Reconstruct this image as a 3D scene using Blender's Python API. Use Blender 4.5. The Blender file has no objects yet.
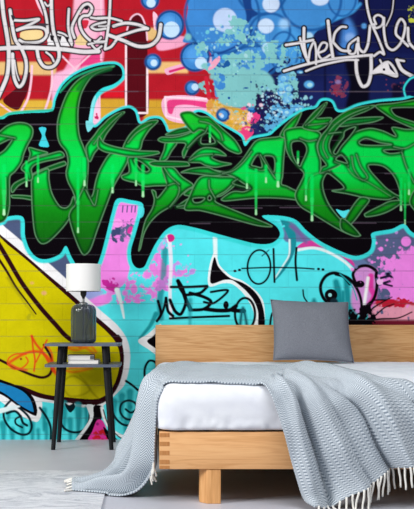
# ---------------------------------------------------------------- mural paint
import numpy as np, math
MX0, MY0, MX1, MY1, SS = -12.0, -8.0, 426.0, 444.0, 4
MW, MH = int((MX1-MX0)*SS), int((MY1-MY0)*SS)
cv = np.zeros((MH, MW, 3), np.float32)
def P(s, off=(0, 0), sc=1.0):
    v = [float(a) for a in s.replace(',', ' ').split()]
    return [(off[0]+v[i]/sc, off[1]+v[i+1]/sc) for i in range(0, len(v), 2)]
def smooth(p, closed=False, n=6):
    p = np.array(p, float)
    if len(p) < 3: return p
    m = len(p); out = []
    rng = range(m if closed else m-1)
    for i in rng:
        if closed: a, b, c, d = p[(i-1) % m], p[i], p[(i+1) % m], p[(i+2) % m]
        else: a, b, c, d = p[max(i-1, 0)], p[i], p[i+1], p[min(i+2, m-1)]
        L = np.hypot(*(c-b))
        # damped tangents so that unevenly spaced points do not overshoot
        t1 = (c-a)*.5; t2 = (d-b)*.5
        l1 = np.hypot(*t1); l2 = np.hypot(*t2)
        if l1 > L: t1 = t1*L/l1
        if l2 > L: t2 = t2*L/l2
        for k in range(n):
            t = k/n
            out.append(b*(2*t**3-3*t*t+1)+t1*(t**3-2*t*t+t)+c*(-2*t**3+3*t*t)+t2*(t**3-t*t))
    if not closed: out.append(p[-1])
    return np.array(out)
def polymask(pts):
    q = (np.array(pts)-[MX0, MY0])*SS
    x0 = int(max(0, math.floor(q[:, 0].min())-1)); x1 = int(min(MW, math.ceil(q[:, 0].max())+2))
    y0 = int(max(0, math.floor(q[:, 1].min())-1)); y1 = int(min(MH, math.ceil(q[:, 1].max())+2))
    if x1 <= x0 or y1 <= y0: return None
    T = np.zeros((y1-y0, x1-x0+1), np.int32)
    for (ax, ay), (bx, by) in zip(q, np.roll(q, -1, axis=0)):
        if ay == by: continue
        if ay > by: ax, ay, bx, by = bx, by, ax, ay
        r0 = max(y0, math.ceil(ay-.5)); r1 = min(y1-1, math.ceil(by-.5)-1)
        if r1 < r0: continue
        rows = np.arange(r0, r1+1)
        xc = ax+(rows+.5-ay)*(bx-ax)/(by-ay)
        ci = np.clip(np.ceil(xc-.5).astype(int)-x0, 0, x1-x0)
        np.add.at(T, (rows-y0, ci), 1)
    return (x0, y0, x1, y1, (np.cumsum(T, axis=1)[:, :-1] & 1).astype(np.float32))
def lin(c):
    return np.array([(v/255/12.92 if v/255 <= .04045 else ((v/255+.055)/1.055)**2.4) for v in c], np.float32)
def put(x0, y0, x1, y1, m, col):
    col = lin(col) if not callable(col) else col(x0, y0, x1, y1)
    s = cv[y0:y1, x0:x1]
    s += (col-s)*m[..., None]
def blur(m, k):
    k = int(k)
    if k < 1: return m
    ker = np.ones(2*k+1)/(2*k+1)
    for _ in range(2):
        m = np.apply_along_axis(lambda v: np.convolve(v, ker, 'same'), 0, m)
        m = np.apply_along_axis(lambda v: np.convolve(v, ker, 'same'), 1, m)
    return m.astype(np.float32)
def dist(pts, closed, w):
    """distance in px to polyline inside its box"""
    q = np.array(pts, float); W = w+1.5
    x0 = int(max(0, (q[:, 0].min()-W-MX0)*SS)); x1 = int(min(MW, (q[:, 0].max()+W-MX0)*SS+1))
    y0 = int(max(0, (q[:, 1].min()-W-MY0)*SS)); y1 = int(min(MH, (q[:, 1].max()+W-MY0)*SS+1))
    if x1 <= x0 or y1 <= y0: return None
    return x0, y0, x1, y1
def strokemask(pts, w0, w1=None, closed=False, soft=.35):
    q = np.array(pts, float)
    if closed: q = np.vstack([q, q[:1]])
    w1 = w0 if w1 is None else w1
    bb = dist(q, closed, max(w0, w1)/2+soft)
    if bb is None: return None
    x0, y0, x1, y1 = bb
    M = np.zeros((y1-y0, x1-x0), np.float32); n = len(q)-1
    for i in range(n):
        a, b = q[i], q[i+1]
        ra = (w0+(w1-w0)*i/n)/2; rb = (w0+(w1-w0)*(i+1)/n)/2
        R = max(ra, rb)+soft+.6
        X0 = int(max(x0, (min(a[0], b[0])-R-MX0)*SS)); X1 = int(min(x1, (max(a[0], b[0])+R-MX0)*SS+1))
        Y0 = int(max(y0, (min(a[1], b[1])-R-MY0)*SS)); Y1 = int(min(y1, (max(a[1], b[1])+R-MY0)*SS+1))
        if X1 <= X0 or Y1 <= Y0: continue
        xs = (np.arange(X0, X1)+.5)/SS+MX0; ys = ((np.arange(Y0, Y1)+.5)/SS+MY0)[:, None]
        d = b-a; L = max(d@d, 1e-9)
        t = np.clip(((xs-a[0])*d[0]+(ys-a[1])*d[1])/L, 0, 1)
        D = np.hypot(xs-a[0]-t*d[0], ys-a[1]-t*d[1])-(ra+(rb-ra)*t)
        v = np.clip(.5-D/(2*soft), 0, 1)
        s = M[Y0-y0:Y1-y0, X0-x0:X1-x0]
        np.maximum(s, v, out=s)
    return x0, y0, x1, y1, M
def stroke(pts, w, col, w1=None, closed=False, soft=.35, sm=True, a=1.0):
    if isinstance(pts, str): pts = P(pts)
    if sm: pts = smooth(pts, closed)
    r = strokemask(pts, w, w1, closed, soft)
    if r: put(*r[:4], r[4]*a, col)
def fill(pts, col, sm=True, soft=0, a=1.0):
    if isinstance(pts, str): pts = P(pts)
    if sm: pts = smooth(pts, True)
    r = polymask(pts)
    if r is None: return
    x0, y0, x1, y1, m = r
    if soft:
        k = int(soft*SS/2); p = 2*k
        X0, Y0, X1, Y1 = max(0, x0-p), max(0, y0-p), min(MW, x1+p), min(MH, y1+p)
        M = np.zeros((Y1-Y0, X1-X0), np.float32); M[y0-Y0:y1-Y0, x0-X0:x1-X0] = m
        m = blur(M, k); x0, y0, x1, y1 = X0, Y0, X1, Y1
    put(x0, y0, x1, y1, m*a, col)
def ell(cx, cy, rx, ry=None, ang=0, n=28):
    ry = rx if ry is None else ry; c, s = math.cos(ang), math.sin(ang)
    return [(cx+rx*math.cos(t)*c-ry*math.sin(t)*s, cy+rx*math.cos(t)*s+ry*math.sin(t)*c) for t in [2*math.pi*i/n for i in range(n)]]
def dot(cx, cy, rx, col, ry=None, ang=0, soft=0, a=1.0): fill(ell(cx, cy, rx, ry, ang), col, False, soft, a)
def rect(x0, y0, x1, y1, col, soft=0, a=1.0): fill([(x0, y0), (x1, y0), (x1, y1), (x0, y1)], col, False, soft, a)
rg = np.random.RandomState(4)
def noisefield(cell, seed):
    r = np.random.RandomState(seed); h, w = int(MH/SS/cell)+3, int(MW/SS/cell)+3
    g = r.rand(h, w)
    ys = (np.arange(MH)+.5)/SS/cell; xs = (np.arange(MW)+.5)/SS/cell
    yi = ys.astype(int); xi = xs.astype(int); fy = (ys-yi); fx = xs-xi
    fy = (fy*fy*(3-2*fy))[:, None]; fx = fx*fx*(3-2*fx)
    return (g[yi][:, xi]*(1-fx)+g[yi][:, xi+1]*fx)*(1-fy)+(g[yi+1][:, xi]*(1-fx)+g[yi+1][:, xi+1]*fx)*fy
NZ = [((.5*noisefield(c, i)+.3*noisefield(c*.45, i+9)+.2*noisefield(c*.2, i+19)-.5)*1.25+.5).astype(np.float32) for i, c in enumerate((5, 10, 16))]
def blotch(pts, col, nz=0, thr=.5, edge=.11, soft=4, a=1.0):
    """splatter: a soft area broken up by noise"""
    if isinstance(pts, str): pts = P(pts)
    r = polymask(smooth(pts, True))
    if r is None: return
    x0, y0, x1, y1, m = r; k = int(soft*SS/2); p = 2*k
    X0, Y0, X1, Y1 = max(0, x0-p), max(0, y0-p), min(MW, x1+p), min(MH, y1+p)
    M = np.zeros((Y1-Y0, X1-X0), np.float32); M[y0-Y0:y1-Y0, x0-X0:x1-X0] = m
    m = blur(M, k)
    v = NZ[nz][Y0:Y1, X0:X1]+(m-1)*.7+.04
    put(X0, Y0, X1, Y1, np.clip((v-thr)/edge+.5, 0, 1)*a*(m > .02), col)
def vgrad(stops):
    ys = [s[0] for s in stops]; cs = np.array([lin(s[1]) for s in stops])
    def f(x0, y0, x1, y1):
        y = (np.arange(y0, y1)+.5)/SS+MY0
        return np.stack([np.interp(y, ys, cs[:, k]) for k in range(3)], -1)[:, None, :].astype(np.float32)
    return f
RED, GOLD, TAN, MAROON = (176, 25, 39), (204, 156, 48), (220, 180, 118), (84, 9, 21)
PINK, HOT, LPINK = (236, 150, 185), (224, 60, 125), (240, 190, 208)
WHITE, BLACK, CYAN, HALO = (236, 232, 232), (8, 4, 9), (82, 226, 232), (58, 214, 214)
TEAL, DTEAL, SLATE, ORCHID = (32, 160, 165), (14, 70, 82), (84, 94, 130), (236, 132, 222)
NAVY, BLUE, DBLUE, SKY = (20, 28, 78), (60, 130, 200), (26, 84, 150), (190, 218, 242)
SEA = (124, 190, 191)
# --- red and gold striped ground, upper left
rect(-20, -20, 440, 450, CYAN)
rect(-20, -20, 280, 150, RED)
rect(-20, 62, 56, 75, TAN, 1.5); rect(-20, 100, 56, 150, GOLD, 2); rect(26, 101, 56, 150, (212, 170, 60), 1)
rect(98, 99, 127, 150, GOLD, 1.5); rect(100, 73, 126, 87, (205, 40, 60), 1)
rect(144, 100, 280, 150, GOLD, 2); rect(146, 62, 188, 73, (232, 186, 120), 1.5)
rect(104, 86, 124, 97, (214, 24, 40), 1); rect(-20, 76, 26, 84, (214, 60, 60), 2, .5)
rect(146, 28, 158, 40, TAN, 1.5)
fill('126.5 44 127 26 131 17 137 13 143 17 147 28 147.5 60 147.5 113 126 113', MAROON)
fill('30 72 29 86 24 100 17 110 3 101 14 90 24 80', MAROON)
fill('79 -10 102 -10 102 66 78 74 58 82 70 58 72 30', PINK, soft=1.5)
fill('76 -10 101 -10 101 20 90 48 76 48', (240, 176, 198), soft=2)
fill('100 52 100 64 84 66 74 72 86 56', HOT, soft=1)
fill('53 76 66 70 80 66 62 90 56 104 52 100', (238, 176, 206), soft=2)
fill('98 96 100 126 92 128 94 108', (240, 190, 215), soft=1)
blotch('94 112 99 112 98 124 93 124', (190, 30, 90), 0, .5)
stroke('32 66 31 82 28 98 22 110 16 118', 2.2, LPINK)
stroke('0 104 8 110 17 116', 1.6, LPINK)
stroke('52 68 52 84 49 98 45 110', 2.2, LPINK)
stroke('60 54 68 62 78 72', 1.8, LPINK); stroke('66 78 78 66 91 54', 1.8, LPINK)
stroke('34 -8 39 6 44 15', 2.4, LPINK)
stroke('101 -10 101 60', 1.6, LPINK, sm=False); stroke('99.5 90 100 124', 1.6, LPINK)
stroke('126 44 126 116', 2, (244, 214, 222), sm=False)
stroke('127 30 131 18 137 14 142 17 146 28 147.3 40', 1.6, LPINK)
stroke('147.3 60 147.3 113 127 113', 2, (244, 220, 226), sm=False)
# pink swirls among the bubbles
fill('153 12 158 17 156 30 154 29', LPINK)
fill('158 40 176 36 188 38 184 45 172 49 158 50', (236, 160, 190), soft=1)
fill('165 69 190 62 206 60 212 55 216 57 212 66 202 70 186 68 168 75', (236, 170, 200)); stroke('170 71.5 188 66.5', 2.6, (206, 40, 110))
fill('165 97 208 99 210 120 190 124 166 118', (240, 176, 205)); fill('169 100 206 102 207 108 190 105 176 106 172 114 168 112', HOT, soft=.6)
stroke([(165, 97), (209, 99), (209, 120), (190, 122), (166, 116)], 1.8, (246, 214, 226), closed=True, sm=False)
# --- blue ground with bubbles, upper middle
fill('190 -20 188 8 186 22 186 34 183 42 196 44 210 52 212 66 214 84 218 100 250 112 300 140 330 140 330 -20', BLUE, soft=.8)
rect(255, -20, 360, 60, (62, 134, 200)); fill('280 20 300 34 318 40 306 60 280 60', (70, 150, 215), soft=3)
fill('361 -20 358 4 350 13 332 22 316 32 310 44 308 66 276 66 262 84 258 150 440 150 440 -20', NAVY, soft=.8)
fill('352 -20 440 -20 440 50 360 44 356 16 362 6', (17, 22, 70), soft=2)
fill('300 110 310 86 344 74 344 110', (26, 34, 92), soft=3, a=.6)
stroke('322 25 336 19 352 12 360 4', 3, (64, 150, 215), soft=1.2)
for c, w in ((ell(222, 15, 37, 38), 2.6), (ell(262, -11, 25), 3), (ell(270, 31, 20, 17.5), 2.6), (ell(311, 0, 30, 30), 2.8), (ell(342, -2, 14, 18), 2), (ell(254, 62, 24, 16), 2.6), (ell(284, 52, 14, 20), 2)):
    r = strokemask(smooth(c, True), w, None, True, .9)
    keep = [(c[i][0], c[i][1]) for i in range(len(c)) if not (c[i][1] > 62 or (c[i][0] > 345))]
    stroke(c, w, DBLUE, closed=True, soft=.9, a=.9)
fill('241 -8 250 -8 252 8 258 14 252 18 247 24 246 14', (22, 60, 125), soft=1)
stroke('211 56 226 51 238 45 246 38 252 30', 2.2, (24, 66, 135), soft=.8)
rect(190, 64, 214, 72, BLUE, 2, 0)
def bubble(x, y, r, hx, hy, hr, ry=None):
    dot(x, y, r+2.6, (22, 70, 132), (ry or r)+2.6, soft=1.2); dot(x, y, r, BLUE, ry or r, soft=.8); dot(x-1, y-2, r*.6, (90, 165, 232), soft=3, a=.6); dot(hx, hy, hr, SKY, soft=.8)
bubble(150, 0, 7, 151, 3, 4.5); bubble(170, 25, 12, 171.5, 29.5, 8, 12.5); bubble(153, 62, 6, 154, 63, 3.4)
bubble(195, 57, 12.5, 201, 63, 6); bubble(192, 88, 5, 195, 87, 3.5)
dot(225, 20, 12, (186, 206, 238), 12, soft=1.2); dot(271, 4, 8.5, (196, 214, 238), soft=1); dot(266, 26, 8, (196, 216, 240), 7.5, soft=1)
dot(268, 48, 6, (170, 210, 230), soft=1); dot(320, -1, 9, (196, 214, 240), 6.5, soft=1)
dot(284, 24, 5, (150, 195, 235), soft=3); dot(309, 36, 3, (190, 220, 240), soft=1)
# sea green splatter
blotch('208 50 222 30 228 12 244 18 256 30 262 40 250 48 236 42 224 48 214 50', SEA, 0, .46, soft=5)
blotch('250 30 276 38 282 62 262 64 252 44', SEA, 0, .52, soft=5)
blotch('218 58 240 50 258 52 264 68 240 74 214 70', SEA, 0, .42, soft=4)
fill('214 71 262 70 274 82 264 92 260 104 244 108 222 104 216 92 218 82 210 78', SEA, soft=1.5)
blotch('204 62 214 66 222 90 220 106 252 112 262 124 246 128 226 118 206 112 214 96', SEA, 0, .5, soft=4)
blotch('196 38 210 46 204 56 190 46', SEA, 0, .5, soft=3); dot(188, 37, 3.4, SEA, soft=1.5); dot(205, 66, 4, SEA, 3, soft=1); blotch('198 84 208 80 212 92 202 94', SEA, 0, .42, soft=2)
blotch('212 74 224 74 226 88 216 90', BLUE, 0, .5, soft=3); blotch('216 62 228 60 230 66 218 68', DBLUE, 0, .5, soft=2); blotch('236 62 246 62 246 67 236 67', DBLUE, 0, .5, soft=2)
dot(246, 88, 2.6, DBLUE, .7); dot(262, 87, 1.6, DBLUE, .9, ang=-.5); dot(229, 98, 1.3, DBLUE); dot(251, 82, .9, DBLUE); dot(236, 74, .8, DBLUE)
blotch('206 102 224 104 238 112 250 108 262 122 250 138 226 134 206 118', (222, 176, 96), 0, .52, soft=4)
blotch('216 118 232 116 232 130 222 128', (224, 170, 60), 0, .44, soft=2); blotch('208 98 214 98 212 110 207 110', (214, 150, 70), 0, .45, soft=2)
stroke('206 78 208 90 209 98', 4, (200, 34, 56)); stroke('208 98 218 98', 1.4, (190, 50, 60))
fill('212 62 219 56 220 60 214 68 208 70', (238, 160, 185))
bubble(223, 115, 4.6, 222, 116, 1.8)
fill('250 116 258 112 260 118 254 124 248 122', HOT); fill('238 130 248 126 254 132 246 140 238 136', (226, 62, 120)); fill('248 113 252 112 250 122 247 120', (240, 190, 210))
blotch('246 106 254 108 258 114 248 112', DBLUE, 0, .5, soft=2)
blotch('258 94 280 92 286 110 280 122 262 118 254 104', (30, 22, 66), 0, .4, soft=4); blotch('252 118 262 118 264 136 250 134', (28, 40, 96), 0, .5, soft=3)
blotch('262 84 282 76 296 70 300 96 292 116 276 128 262 134 258 124 274 116 286 104', SEA, 0, .5, soft=4)
blotch('268 108 300 104 306 116 286 128 262 140', (90, 170, 215), 0, .46, soft=4)
for x, y, r in [(263, 100, 1.2), (269, 97, 1), (275, 102, 1.6), (271, 108, 1.3), (278, 110, 1.2), (266, 112, 1.4), (281, 95, 1.2), (284, 103, 1.6), (262, 108, 1)]: dot(x, y, r, (160, 205, 225))
for x, y, rx, ry in [(288, 88.5, 5, 4.2), (309, 84.5, 5, 3.8), (283, 78, 5, 4), (286, 70, 5, 5), (287, 99.5, 4.4, 3.6), (280, 92, 3, 3.5), (296, 66, 4, 3), (291, 96, 2, 2), (296, 109, 3, 2.4), (286, 112, 4, 3), (305, 109, 2.4, 1.2), (300, 72, 3, 1.4), (281, 84, 3, 2), (293, 78, 2, 1.4)]:
    dot(x, y, rx, (84, 160, 218), ry, soft=1.2); dot(x+.8, y+.4, rx*.55, (160, 214, 226), ry*.55, soft=.8)
blotch('282 44 300 40 304 60 292 70 280 68', SEA, 0, .47, soft=4); dot(309, 36.5, 4, (176, 214, 236), soft=1.5); blotch('284 56 304 52 306 66 288 72', (24, 40, 100), 0, .5, soft=3)
blotch('328 78 346 76 348 96 332 98', (120, 50, 80), 0, .58, soft=4); dot(338, 82, 3, (130, 110, 160), 2, soft=1); dot(335, 92, 2.2, (150, 40, 60), 2.5, soft=1); dot(394, 86, 2.5, (120, 60, 90), soft=1)
fill('346 60 372 60 370 84 366 112 346 112 350 84', (8, 6, 22), soft=2.5); rect(392, 84, 402, 104, (14, 12, 40), 2)
rect(324, 60, 326, 104, (12, 14, 50), 1.5); fill('346 18 356 34 350 52 340 54', (70, 130, 205), soft=4); dot(350, 38, 5, (130, 170, 225), soft=2.5)
dot(364, 26, 2.5, (90, 160, 225), soft=1.5); blotch('406 8 416 6 420 20 408 22', (196, 204, 70), 0, .48, soft=3)
def speck(x0, y0, x1, y1, n, r0, r1, cols, seed):
    q = np.random.RandomState(seed)
    for _ in range(n):
        r_ = r0+(r1-r0)*q.rand()**2; dot(x0+(x1-x0)*q.rand(), y0+(y1-y0)*q.rand(), r_, cols[q.randint(len(cols))], r_*(.6+.4*q.rand()), ang=q.rand()*3, soft=.5, a=.85)
speck(262, 88, 288, 122, 70, .5, 1.8, [(150, 206, 220), (120, 180, 215), (200, 225, 232)], 1)
speck(256, 84, 282, 124, 60, .5, 1.6, [(24, 20, 64), (34, 40, 100)], 2)
speck(276, 96, 312, 122, 60, .5, 2.0, [(120, 190, 220), (90, 160, 215), (160, 215, 222)], 3)
speck(278, 60, 300, 100, 40, .6, 2.6, [(100, 175, 222), (130, 200, 220), (60, 120, 190)], 4)
speck(205, 24, 270, 66, 90, .6, 2.4, [(150, 208, 212), (70, 145, 215), (120, 190, 215), (170, 215, 222)], 5)
speck(206, 100, 256, 132, 60, .6, 2.4, [(150, 206, 206), (226, 180, 80), (236, 200, 160), (200, 150, 70)], 6)
speck(196, 30, 226, 62, 24, .8, 3, [(110, 196, 205), (80, 160, 220)], 7)
speck(216, 66, 268, 104, 40, .3, .9, [(40, 110, 150), (90, 170, 180), (160, 215, 212)], 8)
speck(242, 104, 262, 132, 20, .8, 2.4, [(236, 200, 215), (224, 70, 130), (150, 205, 215), (40, 60, 120)], 9)
# --- lower ground: slate, orchid and cyan
fill('350 262 360 254 372 250 372 238 402 224 430 236 430 330 350 330', SLATE)
fill('284 214 300 220 320 240 345 254 362 258 370 270 350 270 320 246 300 242 284 240', (96, 118, 160), soft=1)
fill('-14 222 6 218 24 218 26 240 40 260 52 260 64 250 78 292 56 280 8 232', (74, 86, 120))
blotch('392 252 440 238 440 310 376 312 372 290 380 268', ORCHID, 0, .47, soft=7); fill('398 262 404 257 412 248 440 244 440 306 392 306 390 294 386 280 394 272', ORCHID, soft=1.5)
blotch('364 266 392 258 402 300 368 304', ORCHID, 0, .47, soft=4)
for x, y, r in [(406, 241.5, 5), (401, 254, 3.2), (376, 243, 1.5), (381, 249, 2.2), (412, 248, 2), (394, 256, 1.6), (372, 262, 1.6), (387, 240, 1.2), (410, 255, 3), (378, 258, 1.4), (395, 264, 1.5)]: dot(x, y, r, ORCHID, soft=.7)
blotch('362 298 384 288 392 300 376 308', SLATE, 0, .46, soft=3)
blotch('360 308 380 300 420 302 420 322 364 324', (226, 150, 172), 0, .3, soft=3)
blotch('374 300 420 298 420 306 374 307', (190, 24, 52), 0, .44, soft=3); stroke('376 301 388 304 400 302 414 304', 3, (186, 30, 50), soft=.9)
rect(366, 320, 440, 330, (110, 24, 44), 1.5)
# cyan bubble field
fill('300 246 320 246 340 256 354 268 362 284 362 330 280 330 280 250', CYAN); 
fill('280 218 289 222 295 232 296 246 290 262 280 276 274 281 284 266 289 252 289 240 284 228', (26, 138, 150), soft=.8); stroke('289.5 240 289 255 282 267 275 278', 2, (222, 240, 240), 1, soft=.5)
stroke('284 226 270 232 262 240', 2, CYAN)
fill('297 248 304 242 318 241 334 248 350 258 356 268 346 260 330 250 314 247', (206, 60, 150), soft=.8)
stroke('298 250 314 248 330 253 346 263 358 276', 2.6, (228, 240, 240), soft=.6)
stroke('291 226 300 234 306 242', 3, (120, 90, 150), soft=1.5)
stroke('296.5 248 295.5 262 297 280', 2.4, BLACK)
# strip with orchid paint
fill('113 196 144 200 142 214 134 240 130 256 133 268 150 266 150 300 128 310 108 304 92 304 88 268 100 240', CYAN)
fill('119 204 128 201 139 206 137 220 131 240 128 254 130 266 124 284 112 290 98 286 92 276 99 262 108 232', ORCHID, soft=.8)
blotch('112 220 134 218 134 236 116 244 110 236', SLATE, 0, .52, soft=3); blotch('112 230 120 228 118 242 111 240', (60, 70, 110), 0, .4, soft=2)
dot(117.5, 223, 5, (244, 150, 226), 4.5); dot(134, 222, 3, ORCHID); dot(130, 230, 2.2, (214, 50, 150), 4, ang=.5, soft=.8)
for x in (123, 127.5, 132, 135.5): stroke([(x, 206), (x-.6, 212)], 1.2, (70, 76, 120), sm=False)
blotch('92 280 150 270 156 300 132 304 90 306', ORCHID, 0, .55, soft=5)
fill('88 298 108 294 112 300 100 306 88 305', ORCHID, soft=1.5); fill('66 286 80 286 98 290 104 292 88 300 70 296', (150, 160, 214), soft=2)
blotch('102 280 118 278 118 290 108 290', (196, 40, 150), 0, .45, soft=2)
dot(147, 275, 4, ORCHID, 3.5, soft=1); dot(134, 289, 3.4, ORCHID, 5, soft=1); dot(125, 293, 3, ORCHID, soft=1.5)
stroke('117 290 121 303 124 318', 5, (232, 244, 244), 1.6, soft=.6)
blotch('150 240 162 236 172 250 176 270 200 262 196 276 170 290 150 292 142 276', ORCHID, 1, .53, soft=5)
blotch('148 258 162 254 168 280 150 284', ORCHID, 0, .42, soft=3); blotch('164 226 170 230 168 244 156 252', (180, 170, 225), 0, .42, soft=3)
blotch('172 262 196 264 192 278 174 274', (190, 150, 225), 0, .5, soft=4)
stroke('165 250 163 280 160 300 161 318', 6, (30, 134, 145), soft=1.2, a=.85); blotch('156 280 168 276 168 292 154 290', (190, 120, 200), 0, .5, soft=3)
stroke('169 236 171 262 170 290 171 318', 4, (232, 226, 238), 3, soft=.6, a=.9); dot(170.5, 238, 4.2, (212, 34, 130), 4, soft=.5); stroke('166 235 168 242', 1.4, WHITE)
# white spike with black core
stroke('215 238 215.5 256', 4.4, (222, 242, 242), 4, soft=.7)
fill('215 251 219 264 225 271 232 276.6 243 281 258 293 264 304 264 326 254.5 326 253.5 312 249 302 242 292 232 284 222 283.4 209 286 209 268', (234, 240, 240))
fill('214.5 257 218 266 224 273 231 278.4 242 282.4 252 289 260 299 264 312 264.5 326 258.5 326 258 312 254 301 247 292 240 285.6 232 280.2 224 280 211 283.4 211 270', BLACK)
# loops and teal drips
stroke('156 314 150 326 140 338', 5, (30, 150, 156), 2.5, soft=.8)
stroke([(158, 301), (161, 314), (157, 321)], 2.8, BLACK); stroke('157 321 163 311 166 298', 2.5, BLACK); stroke('166 298 168 311 173 316', 3.1, BLACK)
stroke('170 300 175 311 181 314 186 300 180 288 178 281', 3.4, BLACK); stroke('171 287 188 287 207 286', 2.8, BLACK)
stroke('178 281 182 288 186 300 190 308', 4.2, BLACK); stroke('207 287 200 293 186 295', 3.1, BLACK); stroke('190 293 204 297 211 302 204 309 190 310', 3.4, BLACK)
stroke('211 292 228 290.5 214 303 204 302', 2.5, BLACK); stroke('205 309 218 310.5 230 310 236 306 232 310 244 311', 4.2, BLACK); dot(226, 305, 2.8, BLACK, 4)
stroke('170 318.5 190 317.5 229 316', 2.5, BLACK); stroke('190 300 190 326', 5, (24, 120, 130), 2, soft=1.6, a=.7)
stroke(ell(245, 314, 10, 16), 2.6, BLACK, closed=True); stroke('240 326 243 308 247 326', 3, (20, 90, 100), soft=1.2); stroke('278 308 272 314 270 326', 2.2, BLACK)
stroke(ell(259, 267, 11.5, 17, .05), 2.0, BLACK, closed=True); stroke('262 256 269 250', 1, DTEAL); stroke('242 268.5 270 267.5 300 268 314 269', 1.5, BLACK); stroke('273.5 249 274 266 274.5 282', 2.2, BLACK)
for x, y in ((235, 271), (239.5, 270), (318.5, 269), (323, 269.5)): dot(x, y, 1.6, BLACK, 1.3)
stroke('303 290 304 297 308 303', 1.6, BLACK); stroke('310 326 314 300 318 326', 3.5, (24, 130, 138), soft=1.5); stroke('336 282 338 292 340 326', 6, (24, 140, 148), 9, soft=1.4); stroke('346 280 348 300 350 326', 5, (24, 140, 148), 8, soft=1.4); stroke('354 290 354 310 353 326', 4, (24, 140, 148), 7, soft=1.2); stroke('343 292 343 326', 3, (24, 140, 148), 5, soft=1, sm=False); stroke('326 304 327 326', 6, (24, 140, 148), soft=1.4, sm=False)
stroke('350 284 343 276 334 273 326 276 321 284 321 292 325 300 332 303', 3.4, BLACK); dot(331, 295, 6.4, BLACK, 6); dot(330, 295, 1.8, (150, 220, 220)); dot(334, 302, 4, (20, 40, 50), soft=1)
stroke('300 315 310 318 326 314', 2, CYAN)
# black scribbles at the orchid edge
fill('354 272 362 266 374 268 378 284 374 304 362 316 352 306 352 290', (206, 140, 205), soft=2)
stroke('371 276 371 288 374 296 370 304', 5.5, (222, 58, 160), soft=.9); stroke('368 278 366 292 364 306', 3, (240, 240, 240), soft=.9)
stroke('336 274 348 278 356 287 361 300 362 318', 3.6, BLACK, 2.6); stroke('356 284 353 274 359 267 368 266 376 271 376 276 377 284 375 296 369 306 360 318', 3.2, BLACK)
dot(360, 284, 4.6, BLACK, 3.6); dot(380, 281.5, 3.4, (240, 180, 230)); stroke('381 278 390 276 392 280 384 283', 2.6, (30, 20, 50)); stroke('384 284 392 286', 2, (30, 20, 50)); dot(388, 274, 2, (24, 16, 40), 1.4)
stroke('352 326 364 316 376 306 392 297', 2.6, BLACK, 1); stroke('356 326 372 318 384 308 394 304', 2.2, BLACK, 1); stroke('360 322 380 319 398 318 412 312', 2, BLACK, 1.2); blotch('350 308 372 306 374 326 348 326', BLACK, 0, .38, soft=3)
stroke('386 300 376 300 370 302 360 312', 1.6, BLACK)
stroke('340 274 352 286 357 300', 1.2, TEAL)
# --- yellow shape, lower left
fill('-14 212 6 228 30 248 52 266 76 288 100 310 118 326 128 342 130 362 124 386 110 404 98 408 70 406 40 402 38 414 36 420 22 412 0 398 -14 392', (238, 236, 238), soft=.5)
fill('-14 224 2 236 24 254 46 273 70 293 96 316 112 330 121 340 124 360 120 382 110 398 96 405 70 403 40 398 20 390 -14 380', (44, 8, 16))
YEL = vgrad([(230, (206, 192, 4)), (330, (204, 192, 6)), (400, (198, 186, 16))])
fill('-14 229 8 245 30 263 50 281 68 297 90 317 108 333 117 345 120 360 116 380 108 393 96 399 70 397.5 44 394 22 386 -14 374', YEL)
stroke('118 336 121 340 120 348', 3, (44, 8, 16), sm=False)
stroke('-6 236 6 256 22 283 40 307 56 325 66 336 80 346', 4.6, (44, 8, 16)); stroke('-6 252 6 270 16 287 28 303 36 314', 3, (44, 8, 16), 1.4); stroke('8 278 20 296 34 316', 3, (120, 110, 20), 1, soft=1.5, a=.5)
stroke('-6 357 6 363 18 369 32 375 42 377.5 49 375 52 368 51 357 44 345', 2.8, (44, 8, 16))
dot(44, 293, 2.6, (226, 170, 110), 2, soft=1.4); dot(32, 283, 2, (224, 176, 90), 1.4, soft=1.4)
blotch('28 314 38 314 36 322 26 320', (180, 172, 20), 0, .55, soft=2)
OR = (222, 78, 24)
stroke('26 354 16 354 9 358 8 364 14 369 22 368 28 362 26 357', 1.5, OR, soft=.6); stroke('32 336 33 348 35 360 34 371', 1.8, OR, soft=.6); stroke('31.5 336 36 344 44 354 54 372', 2.6, (224, 60, 24), soft=.7, a=.9); stroke('10 362 26 353 40 352 50 360 56 374', 3, (224, 66, 22), soft=.9, a=.9)
stroke('47 340 42 350 36 362', 1.6, OR, soft=.6); stroke('46 344 52 354 53 370', 2, OR, soft=.6, a=.8); stroke('10 364 18 368 27 370', 2, (224, 90, 30), soft=.8); dot(21, 359, 1.2, (150, 80, 20))
stroke('58 350 70 347 86 348 94 356 88 366 70 368', 2.6, (222, 120, 16), soft=1.2, a=.9); stroke('62 346 76 350 90 346 96 352', 2.4, (226, 100, 14), soft=1, a=.8); stroke('58 366 72 372 92 368', 2.4, (226, 110, 14), soft=1, a=.8)
stroke('60 384 72 376 84 382 92 392 98 398', 1.8, (150, 138, 6), soft=.9, a=.8); stroke('62 386 70 396 84 394 90 388 80 376', 1.6, (150, 138, 6), soft=.9, a=.7)
# blue fin under it
fill('-14 376 8 382 24 389 33 397 37 408 36 416 22 409 4 396 -14 388', BLACK); fill('-14 379 8 385 22 391 30 399 33 408 33 412 20 405 4 393 -14 385', (28, 128, 188))
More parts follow.
